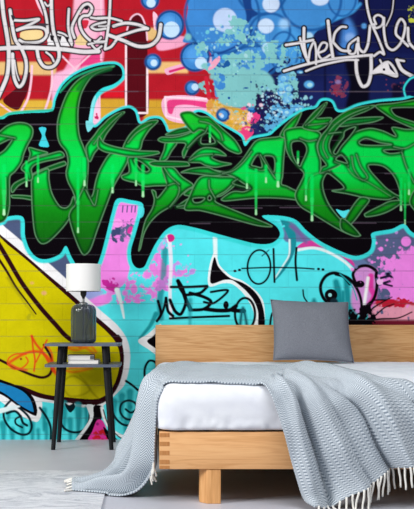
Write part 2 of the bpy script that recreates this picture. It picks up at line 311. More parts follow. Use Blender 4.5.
# --- lowest band with spirals and drips
fill('-14 394 4 402 20 414 34 422 40 418 42 404 70 410 92 410 98 410 104 420 112 442 -14 445', CYAN)
fill('-14 394 2 400 22 415 32 421 40 415 42 402', (240, 240, 240), a=0)
fill('-14 386 2 396 20 409 33 418 37 414 38 402 42 402 41 416 36 422 18 414 0 401 -14 393', (240, 240, 240))
L0 = lambda a: P(a, (0, 370), 2.96)
TD = (26, 150, 158)
for x, y0, y1, w in ((3, 424, 445, 7), (12, 430, 445, 6), (22, 426, 445, 5), (32, 424, 445, 6), (44, 410, 430, 6), (46, 424, 445, 5), (56, 412, 445, 7), (64, 404, 430, 7), (70, 420, 445, 6), (78, 406, 436, 8), (86, 408, 430, 4), (38, 430, 445, 4), (8, 412, 420, 5)):
    stroke([(x, y0), (x+.5, (y0+y1)/2), (x, y1)], w, TD, 2.5, soft=1.3, a=.9)
stroke(L0('30 92 14 112 12 142 30 172 60 190 84 188 94 166 84 138 62 116 50 108'), 2.4, (6, 34, 42)); stroke(L0('20 128 44 122 60 136 68 156 80 164'), 2.6, (6, 34, 42)); stroke(L0('62 136 46 146 48 160 66 170'), 2, (6, 34, 42)); fill(L0('-20 120 16 110 40 104 60 108 34 118 0 128'), (226, 242, 242), soft=.5)
stroke(L0('118 112 138 140 150 170 150 215'), 2.4, (6, 34, 42))
stroke(L0('176 148 190 172 215 184 244 180 262 156 266 120'), 2.4, (6, 34, 42)); fill(L0('192 98 205 104 218 98 222 112 208 126 196 112'), (6, 30, 36))
fill(L0('256 104 280 108 276 150 246 200 238 214 218 214 250 170 266 140'), (238, 244, 244)); fill(L0('278 106 304 108 304 124 300 146 282 170 262 214 232 214 262 168 276 140'), BLACK)
fill(L0('288 148 304 150 316 176 330 214 262 214 274 180'), (214, 52, 150)); blotch(L0('280 178 308 178 318 212 270 212'), (190, 30, 40), 0, .42, soft=2); dot(97.5, 424, 1.6, (150, 30, 110))
fill('103 407 108 402 122 388 128 380 134 366 150 356 150 445 124 445 112 438 107 424', CYAN)
for x, y0, y1, w in ((114, 402, 424, 8), (122, 396, 420, 7), (130, 392, 426, 7), (126, 420, 438, 5), (140, 396, 430, 6), (146, 400, 440, 5)): stroke([(x, y0), (x-.5, (y0+y1)/2), (x, y1)], w, TD, 2.5, soft=1.4, a=.9)
fill(L0('306 168 330 190 350 210 330 214 316 200'), BLACK)
stroke(L0('302 112 308 140 322 166 344 188 380 202 420 204'), 3.2, (240, 244, 244), soft=.6); stroke(L0('306 118 320 160 350 196 384 214'), 1.2, BLACK)
stroke(L0('328 112 342 142 366 162 400 164'), 2.4, (6, 34, 42)); stroke(L0('398 148 372 144 356 124 360 100 380 90 400 98 404 114 388 126 372 116'), 2.2, (6, 34, 42)); dot(130, 407, 2.4, TD, soft=1)
stroke('126 381 132 385 139 391', 2.4, BLACK); stroke('158 368 155 362 149 361 145 368 145 378 149 385 156 384', 2.4, BLACK); stroke('140 392 146 398 150 400', 2.2, BLACK)
fill('138 341 148 334 160 324 162 330 162 356 148 349', (240, 240, 240)); fill('147 341 152 337 162 330 162 350 152 346', BLACK)
# --- white tag with black outline, upper left
def tagw(lines, w, out=1.3, wc=(222, 218, 220), oc=(34, 22, 30)):
    L = [(smooth(P(a) if isinstance(a, str) else a), ww) for a, ww in [(l if isinstance(l, tuple) else (l, w)) for l in lines]]
    for q, ww in L:
        r = strokemask(q, ww+2*out, None, False, .4); r and put(*r[:4], r[4], oc)
    for q, ww in L:
        r = strokemask(q, ww, None, False, .4); r and put(*r[:4], r[4], wc)
T0 = lambda a: P(a, (0, 0), 3.98)
T1 = lambda a: P(a, (100, 0), 3.98)
fill(T0('80 150 84 128 120 120 165 122 168 150 130 160 90 160'), (228, 200, 140)); fill(T0('36 110 52 120 60 176 40 180'), (222, 186, 140)); fill(T0('300 176 316 138 350 146 352 176'), (226, 196, 140)); fill(T0('322 84 352 82 345 110 330 112'), (200, 40, 60))
fill(T0('186 128 240 130 292 140 296 184 190 184'), (226, 222, 224), False)
tagw([(T0('6 -20 14 60 26 130 34 190 34 250 26 310 -10 392'), 3.68), (T0('40 40 50 110 62 160 86 195 103 240 104 285 92 330 74 345 58 315 52 270 50 215'), 3.12), (T0('58 240 66 290 76 320'), 1.28),
      (T0('-20 194 60 190 130 190 250 196 330 206 392 204'), 4.00), (T0('48 80 100 82 155 76 118 98 68 118'), 2.40), (T0('68 120 105 110 155 108 180 118 184 144 158 166 100 170 78 160'), 2.72),
      (T0('158 -10 176 36 186 80 190 130'), 2.56), (T0('204 -20 206 60 214 130 232 190 234 232 212 264 178 266 156 238 148 202'), 3.20), (T0('184 208 204 224 214 244'), 1.92), (T0('178 10 190 24 204 12'), 1.60),
      (T0('274 36 272 110 286 172'), 2.40), (T0('286 180 262 140 232 128'), 1.76), (T0('296 150 286 112 304 66 330 24 352 16 366 34 354 60 330 64 316 84 324 120 346 150 372 166 420 166'), 2.56),
      (T0('362 70 392 74 420 72'), 2.08), (T0('420 88 384 96 364 108 384 118 420 114'), 2.08), (T0('352 176 380 168 402 150'), 1.92), (T0('366 180 384 196 404 184'), 1.92),
      (T1('-10 72 40 72 86 84'), 2.16), (T1('41 -20 38 60 30 130 20 194'), 2.40), (T1('-5 104 20 104 34 100'), 1.60), (T1('54 104 100 92 150 98 190 114'), 2.88), (T1('188 114 150 120 100 136 60 150'), 2.56),
      (T1('36 140 90 160 150 184 200 180 232 150 242 98'), 3.36), (T1('66 158 44 186 20 196'), 2.40)], 3, 1.5, (214, 210, 212))
dot(86.5, 8, 2.2, (20, 20, 30), 1.8); dot(80, 14, 1, (200, 150, 160))
for q in ('198 140 216 142 212 164 202 160', '228 142 246 144 240 166', '256 144 276 148 268 170', '360 166 366 150 376 170'): fill(T0(q), (30, 24, 30), False)
fill(T0('44 60 60 66 52 84'), (50, 40, 50)); fill(T0('150 92 196 96 170 104'), (60, 50, 60)); stroke(T0('92 172 150 176 190 172'), 1, (40, 30, 40))
speck(330, 76, 350, 98, 16, .5, 1.4, [(130, 60, 70), (120, 90, 130), (150, 50, 60)], 10); speck(386, 78, 404, 92, 8, .5, 1.2, [(130, 60, 80)], 11)
speck(352, 232, 404, 290, 50, .4, 2.2, [ORCHID, (190, 140, 210), (120, 120, 170)], 12); speck(140, 240, 190, 296, 30, .4, 1.8, [(230, 150, 225)], 13)
# --- white tag, upper right
tagw([('286 45 298 43 313 40', 2.49), ('304 28 304 44 306 56 309 63', 2.75), ('300 38 303 50 308 60 310 50 314 42 316 50 316 64', 2.06), ('318 53 325 50 327 44 322 43 318 52 322 59 330 55', 1.98),
      ('328 21 330 38 333 58', 2.92), ('333 42 335 33 341 27 346 27', 2.32), ('333 42 341 50 350 51', 2.49), ('284 71 304 65 326 60 350 57 372 55', 2.49), ('306 71 322 65 346 60 358 60', 2.06),
      ('356 39 349 45 349 53 355 53 357 44 358 54', 1.98), ('358 38 359 48 364 52 368 44 370 26', 2.49), ('366 -8 367 6 371 22 378 38 384 54 380 52 374 56', 2.24),
      ('376 24 374 18 378 15 383 18 382 25 376 28 374 24', 1.98), ('384 18 384 32 387 46 393 50 400 44 404 34 405 24 401 19 397 25 396 34 402 40 408 46', 2.32), ('394 -8 392 12 386 26', 1.03),
      ('408 28 409 42 416 50', 2.49), ('356 60 357 74 362 86 368 84 371 72 371 56', 3.18), ('373 72 388 62 397 76 382 72 373 73', 2.32), ('380 60 386 72', 1.72), ('397 60 402 70 414 77', 3.35), ('398 60 404 61', 2.06)], 2.2, 1.7, (218, 213, 216), (14, 8, 22))
fill('373 71 387 63 390 69 396 75 384 73', (226, 220, 222)); dot(384, 69.5, 1.3, (14, 8, 22))
# --- big green lettering: cyan halo, black body
blob = P('''-14 120 3 119 9 115 28 113 52 111 56 99 63 85 76 74 96 66 114 64 121 68 122 77 114 84 101 89 93 99 90 112 89 124 96 127 106 118 120 110 129 108 135 112
 138 122 142 124 150 119 160 119 165 126 168 132 182 130 188 127 191 118 197 112 206 114 218 123 232 131 241 137 245 146 252 139 270 135 276 130 283 124 294 116 306 110 316 108 322 101 331 102 336 111 344 112 358 106 378 102 402 100 414 97 430 94
 430 238 412 232 404 224 392 229 372 233 372 242 369 251 356 256 340 251 320 241 306 230 296 220 282 216 262 216 276 226 280 235 272 243 258 244 240 240 214 233 196 228 178 225 166 230 156 243 149 257 144 267 137 268 132 262 131 250 135 236 140 218 143 204 130 200 117 199 112 212 106 236 100 258 94 268 80 268 72 258 66 246 60 254 48 259 38 258 30 250 25 236 23 217 6 217 2 221 -14 222''')
bl = smooth(blob, True, 5)
r = strokemask(bl, 5, None, True, .7); put(*r[:4], r[4], HALO)
lowb = bl[np.argmax(bl[:, 0] > 428)+5:]; r = strokemask(lowb, 8, None, False, .8); put(*r[:4], r[4], HALO)
stroke('122 78 114 85 101 91 94 100 91 112 90 124', 5.5, HALO, soft=.8)
stroke('94 97 91 110 90 124', 4, (130, 226, 230)); 
fill(bl, BLACK, False)
stroke('0 118 12 113 34 111 52 110', 2, (40, 180, 140), soft=.8); stroke('60 92 74 78 96 69 114 66', 1.6, (30, 170, 120), soft=.8)
fill('404 94 404 84 412 76 430 74 430 96', (16, 14, 60)); stroke('406 98 404 88 410 79 418 76', 1.8, HALO, soft=.5)
fill('39 128 46 128 45 135 49 146 44 147 39 145 42 136', (62, 200, 215)); fill('336 209.5 343 211 349.5 210 344 218', CYAN)
fill('86 121 94 124 88 132', (120, 214, 220)); fill('138 205 144 208 143 216 138 218', CYAN, a=.8)
GY = vgrad([(60, (34, 168, 20)), (100, (30, 176, 24)), (128, (16, 188, 50)), (150, (4, 208, 74)), (172, (2, 212, 78)), (190, (12, 168, 40)), (206, (14, 136, 22)), (225, (16, 112, 18)), (255, (14, 82, 14))])
GD = vgrad([(60, (20, 120, 40)), (128, (14, 140, 50)), (172, (10, 160, 52)), (206, (18, 130, 26)), (255, (20, 92, 18))])
EDGE, DG = (98, 146, 104), (3, 58, 18)
def green(pts, col=None, line=1.0):
    q = smooth(pts, True); r = polymask(q)
    if r is None: return
    x0, y0, x1, y1, m = r
    put(x0, y0, x1, y1, m, col or GY)
    s = strokemask(q, 5.4, None, True, 1.0)
    X0, Y0, X1, Y1, sm_ = s
    M = np.zeros((Y1-Y0, X1-X0), np.float32)
    ax0, ay0, ax1, ay1 = max(x0, X0), max(y0, Y0), min(x1, X1), min(y1, Y1)
    M[ay0-Y0:ay1-Y0, ax0-X0:ax1-X0] = m[ay0-y0:ay1-y0, ax0-x0:ax1-x0]
    put(X0, Y0, X1, Y1, sm_*M*.85, DG)
    s = strokemask(q, line, None, True, .4); put(*s[:4], s[4]*.85, EDGE)
def hole(pts):
    q = smooth(pts, True); s = strokemask(q, 5.4, None, True, .9); s and put(*s[:4], s[4]*.85, DG)
    fill(q, BLACK, False); s = strokemask(q, 1.0, None, True, .4); s and put(*s[:4], s[4]*.85, EDGE)
def crease(pts, w=1.0, a=.8):
    q = smooth(pts); s = strokemask(q, w+3.6, None, False, .9); put(*s[:4], s[4]*.9*a, DG); s = strokemask(q, w*.9, None, False, .4); put(*s[:4], s[4]*a, EDGE)
A = lambda s: P(s, (0, 120), 3.98)
B = lambda s: P(s, (104, 110), 3.98)
Cc = lambda s: P(s, (200, 110), 3.98)
D = lambda s: P(s, (300, 100), 3.632)
green(A('45 270 60 250 110 225 170 195 255 165 262 178 200 200 130 232 75 260 50 288'), GD)
green(A('45 300 90 300 130 305 178 322 130 319 90 312 50 309'), GD)
green(A('115 110 150 118 190 130 165 140 125 155 112 165 120 135'))
green(A('128 225 160 205 192 195 195 235 203 280 218 315 240 345 262 350 280 335 292 305 300 330 295 360 255 422 195 483 163 491 140 455 130 380 126 300'))
green(A('85 195 95 175 130 155 180 140 235 125 250 130 255 145 230 155 180 165 140 178 125 195 128 215 128 235 112 240 100 210'))
green(A('-20 60 0 45 30 22 70 10 110 15 130 35 128 65 110 100 95 135 85 170 60 205 40 225 38 280 38 340 28 385 12 405 -20 408'))
hole(A('-20 104 0 95 48 75 22 115 0 132 -20 140')); crease(A('0 60 30 66 60 72')); crease(A('22 230 24 300 16 380'))
# hook, its stem and the right hand V
green(P('113.5 66.8 101 69 88 74 77 81 68 92 61.5 107 57.5 122 57.5 136 60 144 66 152 68 162 66 173 68 182 73 192 76 203 71 210 69 217 75 238 83 254.5 90 250 98 228 107 204 114 186 122 172 128 160 127 153 112 152 101 167 96 180 93 194 90 197 87 188 88 172 88 160 84 148 79.5 136 78 122 78.5 106 82.5 91 92 76.5 104 70'))
crease(P('76 203 80 195 84 186 86 176')); crease(P('86 190 91 200 95 205 98 190'), .9)
stroke('110 68.5 97 72.5 86 79 78 89', 4, (14, 96, 44), soft=1.2, a=.75)
green(B('0 55 20 35 50 15 82 8 60 30 35 62 10 95 -5 125 -20 150 -38 172 -55 205 -66 190 -72 150 -62 130 -38 100 -20 75'))
crease(B('70 14 30 50 -10 95 -40 135'), .9)
green(B('75 150 105 95 160 50 215 42 180 80 155 120 140 160 90 158')); crease(B('95 130 130 90 190 55'))
green(B('95 192 130 190 180 195 205 200 240 220 246 260 272 292 255 300 200 302 160 304 120 288 100 284 75 275 70 262 100 245'))
hole(B('120 200 145 205 180 235 170 246 145 235'))
green(B('-20 105 0 130 40 145 90 155 140 162 215 165 220 172 190 180 140 186 90 184 40 174 0 165 -25 145'), GY)
green(B('245 98 290 76 330 70 345 82 320 92 280 100'), GD)
green(B('250 120 292 125 268 165 248 198 222 202 238 160'))
green(B('190 320 205 325 212 350 240 318 250 300 240 262 232 228 275 228 310 265 355 298 330 318 300 345 270 380 222 410 186 445 160 490 145 550 138 560 150 500 165 440 192 392 200 355'))
crease(B('255 300 285 292 300 312 292 345 262 385')); crease(B('240 230 262 262 300 296'))
green(B('215 120 230 108 280 108 330 95 370 75 400 65 402 82 365 120 335 155 318 190 312 168 325 135 290 130 240 130'))
green(B('180 212 200 204 330 207 338 222 240 226 195 222'), GD)
green(B('290 386 320 362 345 345 318 335 350 310 420 296 500 292 520 300 470 340 440 350 440 372 414 402 380 397 320 391'))
crease(B('290 385 340 372 372 340 400 330')); 
green(Cc('-45 350 0 268 80 265 142 272 105 320 65 345 62 365 110 388 200 425 287 462 230 460 100 425 0 400 -60 396'))
hole(Cc('38 340 46 352 38 360 30 352')); hole(B('355 352 400 350 385 366 360 368')); crease(Cc('36 280 38 310 60 350'))
green(Cc('-80 20 -40 5 0 25 40 30 90 75 140 120 165 165 150 174 110 158 82 134 62 118 30 90 0 78 -30 90'), GY)
hole(Cc('8 104 30 92 48 106 60 130 30 136 4 132')); crease(Cc('0 45 40 55 80 92 90 120')); crease(Cc('30 70 20 90 -10 110 -50 150'), .9)
green(Cc('-45 205 -20 170 10 152 40 150 75 158 104 182 60 178 48 190 80 205 125 214 95 222 60 228 20 220 0 210'))
crease(Cc('-40 200 0 180 50 176')); 
green(Cc('-75 248 -30 232 30 228 60 240 110 250 60 262 0 256 -50 250'), GD)
green(Cc('60 240 100 248 130 235 170 195 215 130 240 115 300 108 342 105 338 150 333 200 329 262 324 294 345 303 375 318 420 338 432 350 420 362 330 352 230 350 100 362 85 355 130 325 175 325 200 310 170 290 130 265'))
crease(Cc('205 165 170 210 130 242 90 252')); crease(Cc('200 312 130 292 150 275'), .8); crease(Cc('195 225 240 240 262 238'), .8)
green(Cc('318 100 345 58 402 8 388 50 366 88 372 108 330 110'))
hole(Cc('205 217 232 178 247 226 220 224')); hole(Cc('257 184 290 186 298 212 292 248 268 212')); crease(Cc('240 178 262 215 290 258 300 272'))
0
# right hand letters
green(D('-56 112 -20 100 20 100 75 122 62 165 75 220 78 262 104 268 82 300 86 340 110 390 150 430 185 470 220 492 160 480 50 416 0 385 -18 345 2 300 14 268 -6 244 -34 214 -50 180 -54 150'))
hole(Cc('366 130 400 124 420 140 424 165 405 210 396 224 378 200 366 165')); crease(D('0 140 30 150 60 145'), .9)
crease(D('78 262 40 280 20 330 18 370'), .6, .4)
green(D('10 95 50 45 98 8 78 48 62 66 115 66 92 96 60 112 15 104')); crease(D('90 18 55 62 20 92')); crease(D('30 92 100 84'), .8)
green(D('130 90 155 76 200 66 300 62 270 79 200 90 150 96'), GD)
green(D('275 20 340 12 414 0 440 -4 440 24 370 27 332 32 350 58 440 90 440 112 350 76 308 50'))
green(D('112 222 150 165 190 122 250 103 300 112 348 132 334 100 380 106 460 122 460 380 414 378 372 380 350 352 320 362 250 356 180 342 115 332 160 320 108 262'))
green(D('100 104 120 75 170 40 220 25 272 20 240 40 190 60 150 88 122 122 106 160 112 190 136 214 126 224 146 236 75 266 80 245 95 235 70 200 64 165 78 130'))
crease(D('250 26 180 54 125 92 90 140 84 175 100 210')); crease(D('105 122 155 118 148 140 122 185')); hole(D('164 112 202 98 184 128 150 168 132 196 122 190 140 160 158 134'))
hole(D('168 96 150 140 132 175 128 190 118 188 128 150 150 110')) if 0 else None
hole(D('215 152 240 140 290 155 332 162 270 165 222 162')); hole(D('305 182 370 180 365 190 325 194')); hole(D('250 236 300 240 336 270 356 310 362 348 320 325 290 296 255 256'))
hole(D('82 300 96 268 112 272 160 318 116 330 178 342 230 360 200 400 172 445 150 436 112 390 90 345'))
fill('336 209.5 343 211 349.5 210 344 218', CYAN)
crease(D('205 198 220 240 245 280 225 290 196 250 188 205')); crease(D('370 190 385 240 414 300')); crease(D('340 170 380 176 414 160')); crease(D('150 200 190 270 250 300 330 350'), .8, .6); crease(D('150 195 168 215 175 240')); hole(D('130 215 150 200 172 228 150 224'))
green(D('215 356 252 362 226 400 196 440 172 460 162 436')); green(D('235 414 290 385 330 367 372 368 335 397 290 416 240 424'), GD)
green(D('150 430 176 444 218 490 196 494 150 470'))
green(D('414 330 440 330 440 420 414 398 398 370'), GD)
# drips
for x, y0, y1, w in ((4, 172, 214, 4), (26.5, 168, 186, 2.4), (38, 162, 182, 2), (78, 175, 232, 2.6), (84.5, 165, 185, 3.2), (112.5, 172, 192, 3.2), (136, 165, 185, 2.4), (143, 172, 196, 3.2), (247, 172, 188, 2.6), (256, 176, 214, 2.6), (266, 172, 182, 2.6), (278, 170, 186, 4), (312, 182, 220, 3.4), (306, 176, 200, 2.4), (401, 185, 210, 2.6), (405, 190, 224, 1.6), (409, 176, 194, 2.6), (298, 158, 163, 1.8), (210, 132, 142, 1.8)):
    stroke([(x, y0-6), (x, (y0+y1)/2)], w, (2, 222, 92), soft=.9, sm=False, a=.8); stroke([(x, (y0+y1)/2-2), (x, y1)], w*.9, (40, 210, 96), w*.6, soft=.7, sm=False, a=.85); stroke([(x, y1-4), (x, y1)], w*.45, (190, 236, 190), w*.7, soft=.6, sm=False, a=.85)
# faint wear on the paint along some courses
for x0, y, x1 in ((100, 91.5, 138), (300, 91.5, 345), (344, 91.7, 402), (232, 208, 262), (280, 207.5, 300), (190, 223.5, 210), (352, 223, 376), (30, 124.5, 60), (385, 173.5, 396)):
    stroke([(x0, y), (x1, y)], .8, (120, 100, 120), soft=.5, sm=False, a=.45)
def mural_at(px, py):
    """bilinear paint colour (linear rgb) at photo-frame coordinates; arrays in, arrays out"""
    x = np.clip((px-MX0)*SS-.5, 0, MW-1.001); y = np.clip((py-MY0)*SS-.5, 0, MH-1.001)
    xi = x.astype(int); yi = y.astype(int); fx = (x-xi)[..., None]; fy = (y-yi)[..., None]
    return (cv[yi, xi]*(1-fx)+cv[yi, xi+1]*fx)*(1-fy)+(cv[yi+1, xi]*(1-fx)+cv[yi+1, xi+1]*fx)*fy
# ---------------------------------------------------------------- scene
import bpy, bmesh, random
from mathutils import Vector, noise as mnoise
R = random.Random(3)
C = bpy.context.scene.collection
CX, HY, CD, F, WS, EYE = 148.6, 322.0, 6.131, 981.0, 160.0, 0.735   # vanishing point, wall distance, focal length in px, px per metre on the wall, eye height
def U(px, py, d): return Vector(((px-CX)*d/F, d-CD, EYE-(py-HY)*d/F))
def link(o, parent=None):
    C.objects.link(o)
    if parent: o.parent = parent
    return o
def tag(o, label, cat, group=None):
    o['label'] = label; o['category'] = cat
    if group: o['group'] = group
    return o
def empty(name, loc, label, cat, group=None):
    o = bpy.data.objects.new(name, None); o.location = loc; o.empty_display_size = .1
    link(o); return tag(o, label, cat, group)
def obj(name, bm, mat, parent=None, smooth_=True, auto=None):
    me = bpy.data.meshes.new(name); bmesh.ops.recalc_face_normals(bm, faces=bm.faces); bm.to_mesh(me); bm.free()
    if mat: me.materials.append(mat)
    for p in me.polygons: p.use_smooth = smooth_
    if auto: me.set_sharp_from_angle(angle=math.radians(auto))
    return link(bpy.data.objects.new(name, me), parent)
def box(bm, x0, x1, y0, y1, z0, z1, bev=0, seg=2):
    r = bmesh.ops.create_cube(bm, size=1); vs = r['verts']
    for v in vs: v.co = Vector(((x0+x1)/2+v.co.x*(x1-x0), (y0+y1)/2+v.co.y*(y1-y0), (z0+z1)/2+v.co.z*(z1-z0)))
    if bev:
        es = list({e for v in vs for e in v.link_edges}); bmesh.ops.bevel(bm, geom=es, offset=bev, segments=seg, affect='EDGES', profile=.5)
def lathe(bm, prof, n=48, cx=0, cy=0, rib=None, closed=False):
    rings = []
    for r, z in prof:
        ring = []
        for i in range(n):
            a = 2*math.pi*i/n; rr = r*(1+(rib(a, z) if rib else 0)); ring.append(bm.verts.new((cx+rr*math.cos(a), cy+rr*math.sin(a), z)))
        rings.append(ring)
    m = len(rings)
    for k in range(m if closed else m-1):
        a, b = rings[k], rings[(k+1) % m]
        for i in range(n): bm.faces.new((a[i], a[(i+1) % n], b[(i+1) % n], b[i]))
    if not closed:
        if prof[0][0] > 1e-5: bm.faces.new(rings[0][::-1])
        if prof[-1][0] > 1e-5: bm.faces.new(rings[-1])
def tube(bm, pts, r0, r1=None, n=8):
    r1 = r0 if r1 is None else r1; pts = [Vector(p) for p in pts]; rings = []; m = len(pts)
    ref = None
    for k, p in enumerate(pts):
        t = (pts[min(k+1, m-1)]-pts[max(k-1, 0)]).normalized()
        if ref is None: ref = t.orthogonal().normalized()
        ref = (ref-t*ref.dot(t)).normalized(); bb = t.cross(ref); r = r0+(r1-r0)*k/(m-1)
        rings.append([bm.verts.new(p+(ref*math.cos(2*math.pi*i/n)+bb*math.sin(2*math.pi*i/n))*r) for i in range(n)])
    for a, b in zip(rings, rings[1:]):
        for i in range(n): bm.faces.new((a[i], a[(i+1) % n], b[(i+1) % n], b[i]))
    bm.faces.new(rings[0][::-1]); bm.faces.new(rings[-1])
# ---- materials
def srgb(c): return tuple(float(v) for v in lin(c))+(1,)
def mat(name, col=(200, 200, 200), rough=.6, metal=0, spec=.5):
    m = bpy.data.materials.new(name); m.use_nodes = True; b = m.node_tree.nodes['Principled BSDF']
    b.inputs['Base Color'].default_value = srgb(col); b.inputs['Roughness'].default_value = rough; b.inputs['Metallic'].default_value = metal
    b.inputs['Specular IOR Level'].default_value = spec
    return m, m.node_tree, b
def N(nt, typ, **kw):
    n = nt.nodes.new(typ)
    for k, v in kw.items():
        if k.startswith('i_'): n.inputs[k[2:].replace('_', ' ')].default_value = v
        else: setattr(n, k, v)
    return n
def math_n(nt, op, a, b=None, c=None):
    n = nt.nodes.new('ShaderNodeMath'); n.operation = op
    for i, v in enumerate((a, b, c)):
        if v is None: continue
        if isinstance(v, (int, float)): n.inputs[i].default_value = v
        else: nt.links.new(v, n.inputs[i])
    return n.outputs[0]
def ramp(nt, fac, stops):
    n = nt.nodes.new('ShaderNodeValToRGB'); e = n.color_ramp.elements
    while len(e) < len(stops): e.new(.5)
    for k, (p, c) in enumerate(stops): e[k].position = p; e[k].color = srgb(c)
    nt.links.new(fac, n.inputs[0]); return n.outputs[0]
def noisy(name, c0, c1, scale=20, rough=.6, bump=.1, dist=.01, stretch=(1, 1, 1), detail=4, spec=.5):
    m, nt, b = mat(name, c0, rough, 0, spec)
    tc = N(nt, 'ShaderNodeTexCoord'); mp = N(nt, 'ShaderNodeMapping'); mp.inputs['Scale'].default_value = stretch
    nt.links.new(tc.outputs['Object'], mp.inputs[0])
    nz = N(nt, 'ShaderNodeTexNoise', i_Scale=scale, i_Detail=detail); nt.links.new(mp.outputs[0], nz.inputs['Vector'])
    nt.links.new(ramp(nt, nz.outputs['Fac'], [(.35, c0), (.65, c1)]), b.inputs['Base Color'])
    if bump:
        bp = N(nt, 'ShaderNodeBump', i_Strength=bump, i_Distance=dist); nt.links.new(nz.outputs['Fac'], bp.inputs['Height']); nt.links.new(bp.outputs[0], b.inputs['Normal'])
    return m
def wood(name, axis, c0, c1, c2, off=0):
    m, nt, b = mat(name, c0, .5, 0, .3)
    tc = N(nt, 'ShaderNodeTexCoord'); mp = N(nt, 'ShaderNodeMapping'); s = [9, 9, 9]; s[axis] = .8
    mp.inputs['Scale'].default_value = s; mp.inputs['Location'].default_value = (off, off*.7, off*1.3); nt.links.new(tc.outputs['Object'], mp.inputs[0])
    n1 = N(nt, 'ShaderNodeTexNoise', i_Scale=1.6, i_Detail=3, i_Distortion=1.2); nt.links.new(mp.outputs[0], n1.inputs['Vector'])
    rings = math_n(nt, 'SINE', math_n(nt, 'MULTIPLY', n1.outputs['Fac'], 38)); rings = math_n(nt, 'MULTIPLY_ADD', rings, .5, .5)
    mp2 = N(nt, 'ShaderNodeMapping'); s2 = [70, 70, 70]; s2[axis] = 3; mp2.inputs['Scale'].default_value = s2; nt.links.new(tc.outputs['Object'], mp2.inputs[0])
    n2 = N(nt, 'ShaderNodeTexNoise', i_Scale=3, i_Detail=5); nt.links.new(mp2.outputs[0], n2.inputs['Vector'])
    f = math_n(nt, 'ADD', math_n(nt, 'MULTIPLY', rings, .16), math_n(nt, 'MULTIPLY', n2.outputs['Fac'], .55)); f = math_n(nt, 'ADD', f, math_n(nt, 'MULTIPLY', n1.outputs['Fac'], .25))
    nt.links.new(ramp(nt, f, [(.3, c2), (.5, c0), (.7, c1)]), b.inputs['Base Color'])
    bp = N(nt, 'ShaderNodeBump', i_Strength=.12, i_Distance=.002); nt.links.new(n2.outputs['Fac'], bp.inputs['Height']); nt.links.new(bp.outputs[0], b.inputs['Normal'])
    return m
OAK = ((216, 164, 112), (222, 173, 121), (200, 147, 95))
m_head = wood('oak_headboard', 0, (192, 147, 98), (204, 160, 112), (170, 122, 74)); m_rail = wood('oak_rail', 0, *OAK, off=3.1); m_side = wood('oak_side_rail', 1, *OAK, off=1); m_leg = wood('oak_leg', 2, (214, 160, 104), (222, 172, 118), (190, 136, 82), off=5)
m_end = wood('oak_end_grain', 2, (178, 120, 68), (190, 134, 82), (158, 104, 56), off=2)
m_black = noisy('black_lacquer', (10, 11, 15), (14, 15, 20), 60, .55, .03, .001, spec=.25)
m_top = noisy('slate_grey_board', (80, 88, 104), (92, 100, 116), 40, .42, .03, .001)
m_duvet = noisy('white_cotton', (214, 217, 226), (224, 227, 233), 9, .9, .3, .01, spec=.15)
m_cush = noisy('grey_woven_fabric', (104, 107, 116), (122, 125, 134), 260, .95, .35, .002, spec=.1)
m_shade, nt, b = mat('white_lampshade_fabric', (244, 243, 242), .9, 0, .1)
tr = N(nt, 'ShaderNodeBsdfTranslucent'); tr.inputs[0].default_value = srgb((244, 242, 238)); mx = N(nt, 'ShaderNodeMixShader'); mx.inputs[0].default_value = .22
nt.links.new(b.outputs[0], mx.inputs[1]); nt.links.new(tr.outputs[0], mx.inputs[2]); nt.links.new(mx.outputs[0], nt.nodes['Material Output'].inputs[0])
m_glass, nt, b = mat('smoked_ribbed_glass', (142, 152, 165), .04); b.inputs['Transmission Weight'].default_value = .9; b.inputs['IOR'].default_value = 1.45
m_metal, nt, b = mat('dark_bronze_metal', (46, 44, 46), .35, .8)
m_brass, nt, b = mat('grey_metal_collar', (150, 150, 150), .3, .8)
m_page = noisy('book_paper', (226, 224, 220), (240, 238, 234), 120, .8, .1, .001, (1, 1, 14)); m_cover = noisy('pale_book_cover', (214, 212, 212), (224, 222, 220), 20, .5, 0); m_cover2 = noisy('pale_grey_book_cover', (196, 196, 202), (208, 208, 212), 20, .5, 0); m_spine = noisy('grey_book_spine', (84, 86, 94), (96, 98, 104), 20, .5, 0)
m_fringe = noisy('cream_wool_yarn', (216, 214, 208), (230, 228, 222), 200, .9, .3, .002, spec=.1)
# concrete floor
m_floor, nt, b = mat('pale_concrete', (186, 188, 198), .42, 0, .35)
tc = N(nt, 'ShaderNodeTexCoord'); n1 = N(nt, 'ShaderNodeTexNoise', i_Scale=.9, i_Detail=6, i_Roughness=.6); nt.links.new(tc.outputs['Object'], n1.inputs['Vector'])
nt.links.new(ramp(nt, n1.outputs['Fac'], [(.3, (172, 174, 184)), (.7, (194, 195, 205))]), b.inputs['Base Color'])
# distressed rug
m_rug, nt, b = mat('distressed_pale_rug', (214, 216, 220), .95, 0, .1)
tc = N(nt, 'ShaderNodeTexCoord'); mp = N(nt, 'ShaderNodeMapping'); mp.inputs['Scale'].default_value = (1.0, 2.2, 1); nt.links.new(tc.outputs['Object'], mp.inputs[0])
n1 = N(nt, 'ShaderNodeTexNoise', i_Scale=3.4, i_Detail=8, i_Roughness=.75, i_Distortion=2.2); nt.links.new(mp.outputs[0], n1.inputs['Vector'])
n2 = N(nt, 'ShaderNodeTexNoise', i_Scale=160, i_Detail=2); nt.links.new(tc.outputs['Object'], n2.inputs['Vector'])
f = math_n(nt, 'ADD', math_n(nt, 'MULTIPLY', n1.outputs['Fac'], .85), math_n(nt, 'MULTIPLY', n2.outputs['Fac'], .15))
nt.links.new(ramp(nt, f, [(.34, (158, 162, 172)), (.45, (192, 195, 203)), (.53, (214, 216, 222)), (.68, (226, 228, 233))]), b.inputs['Base Color'])
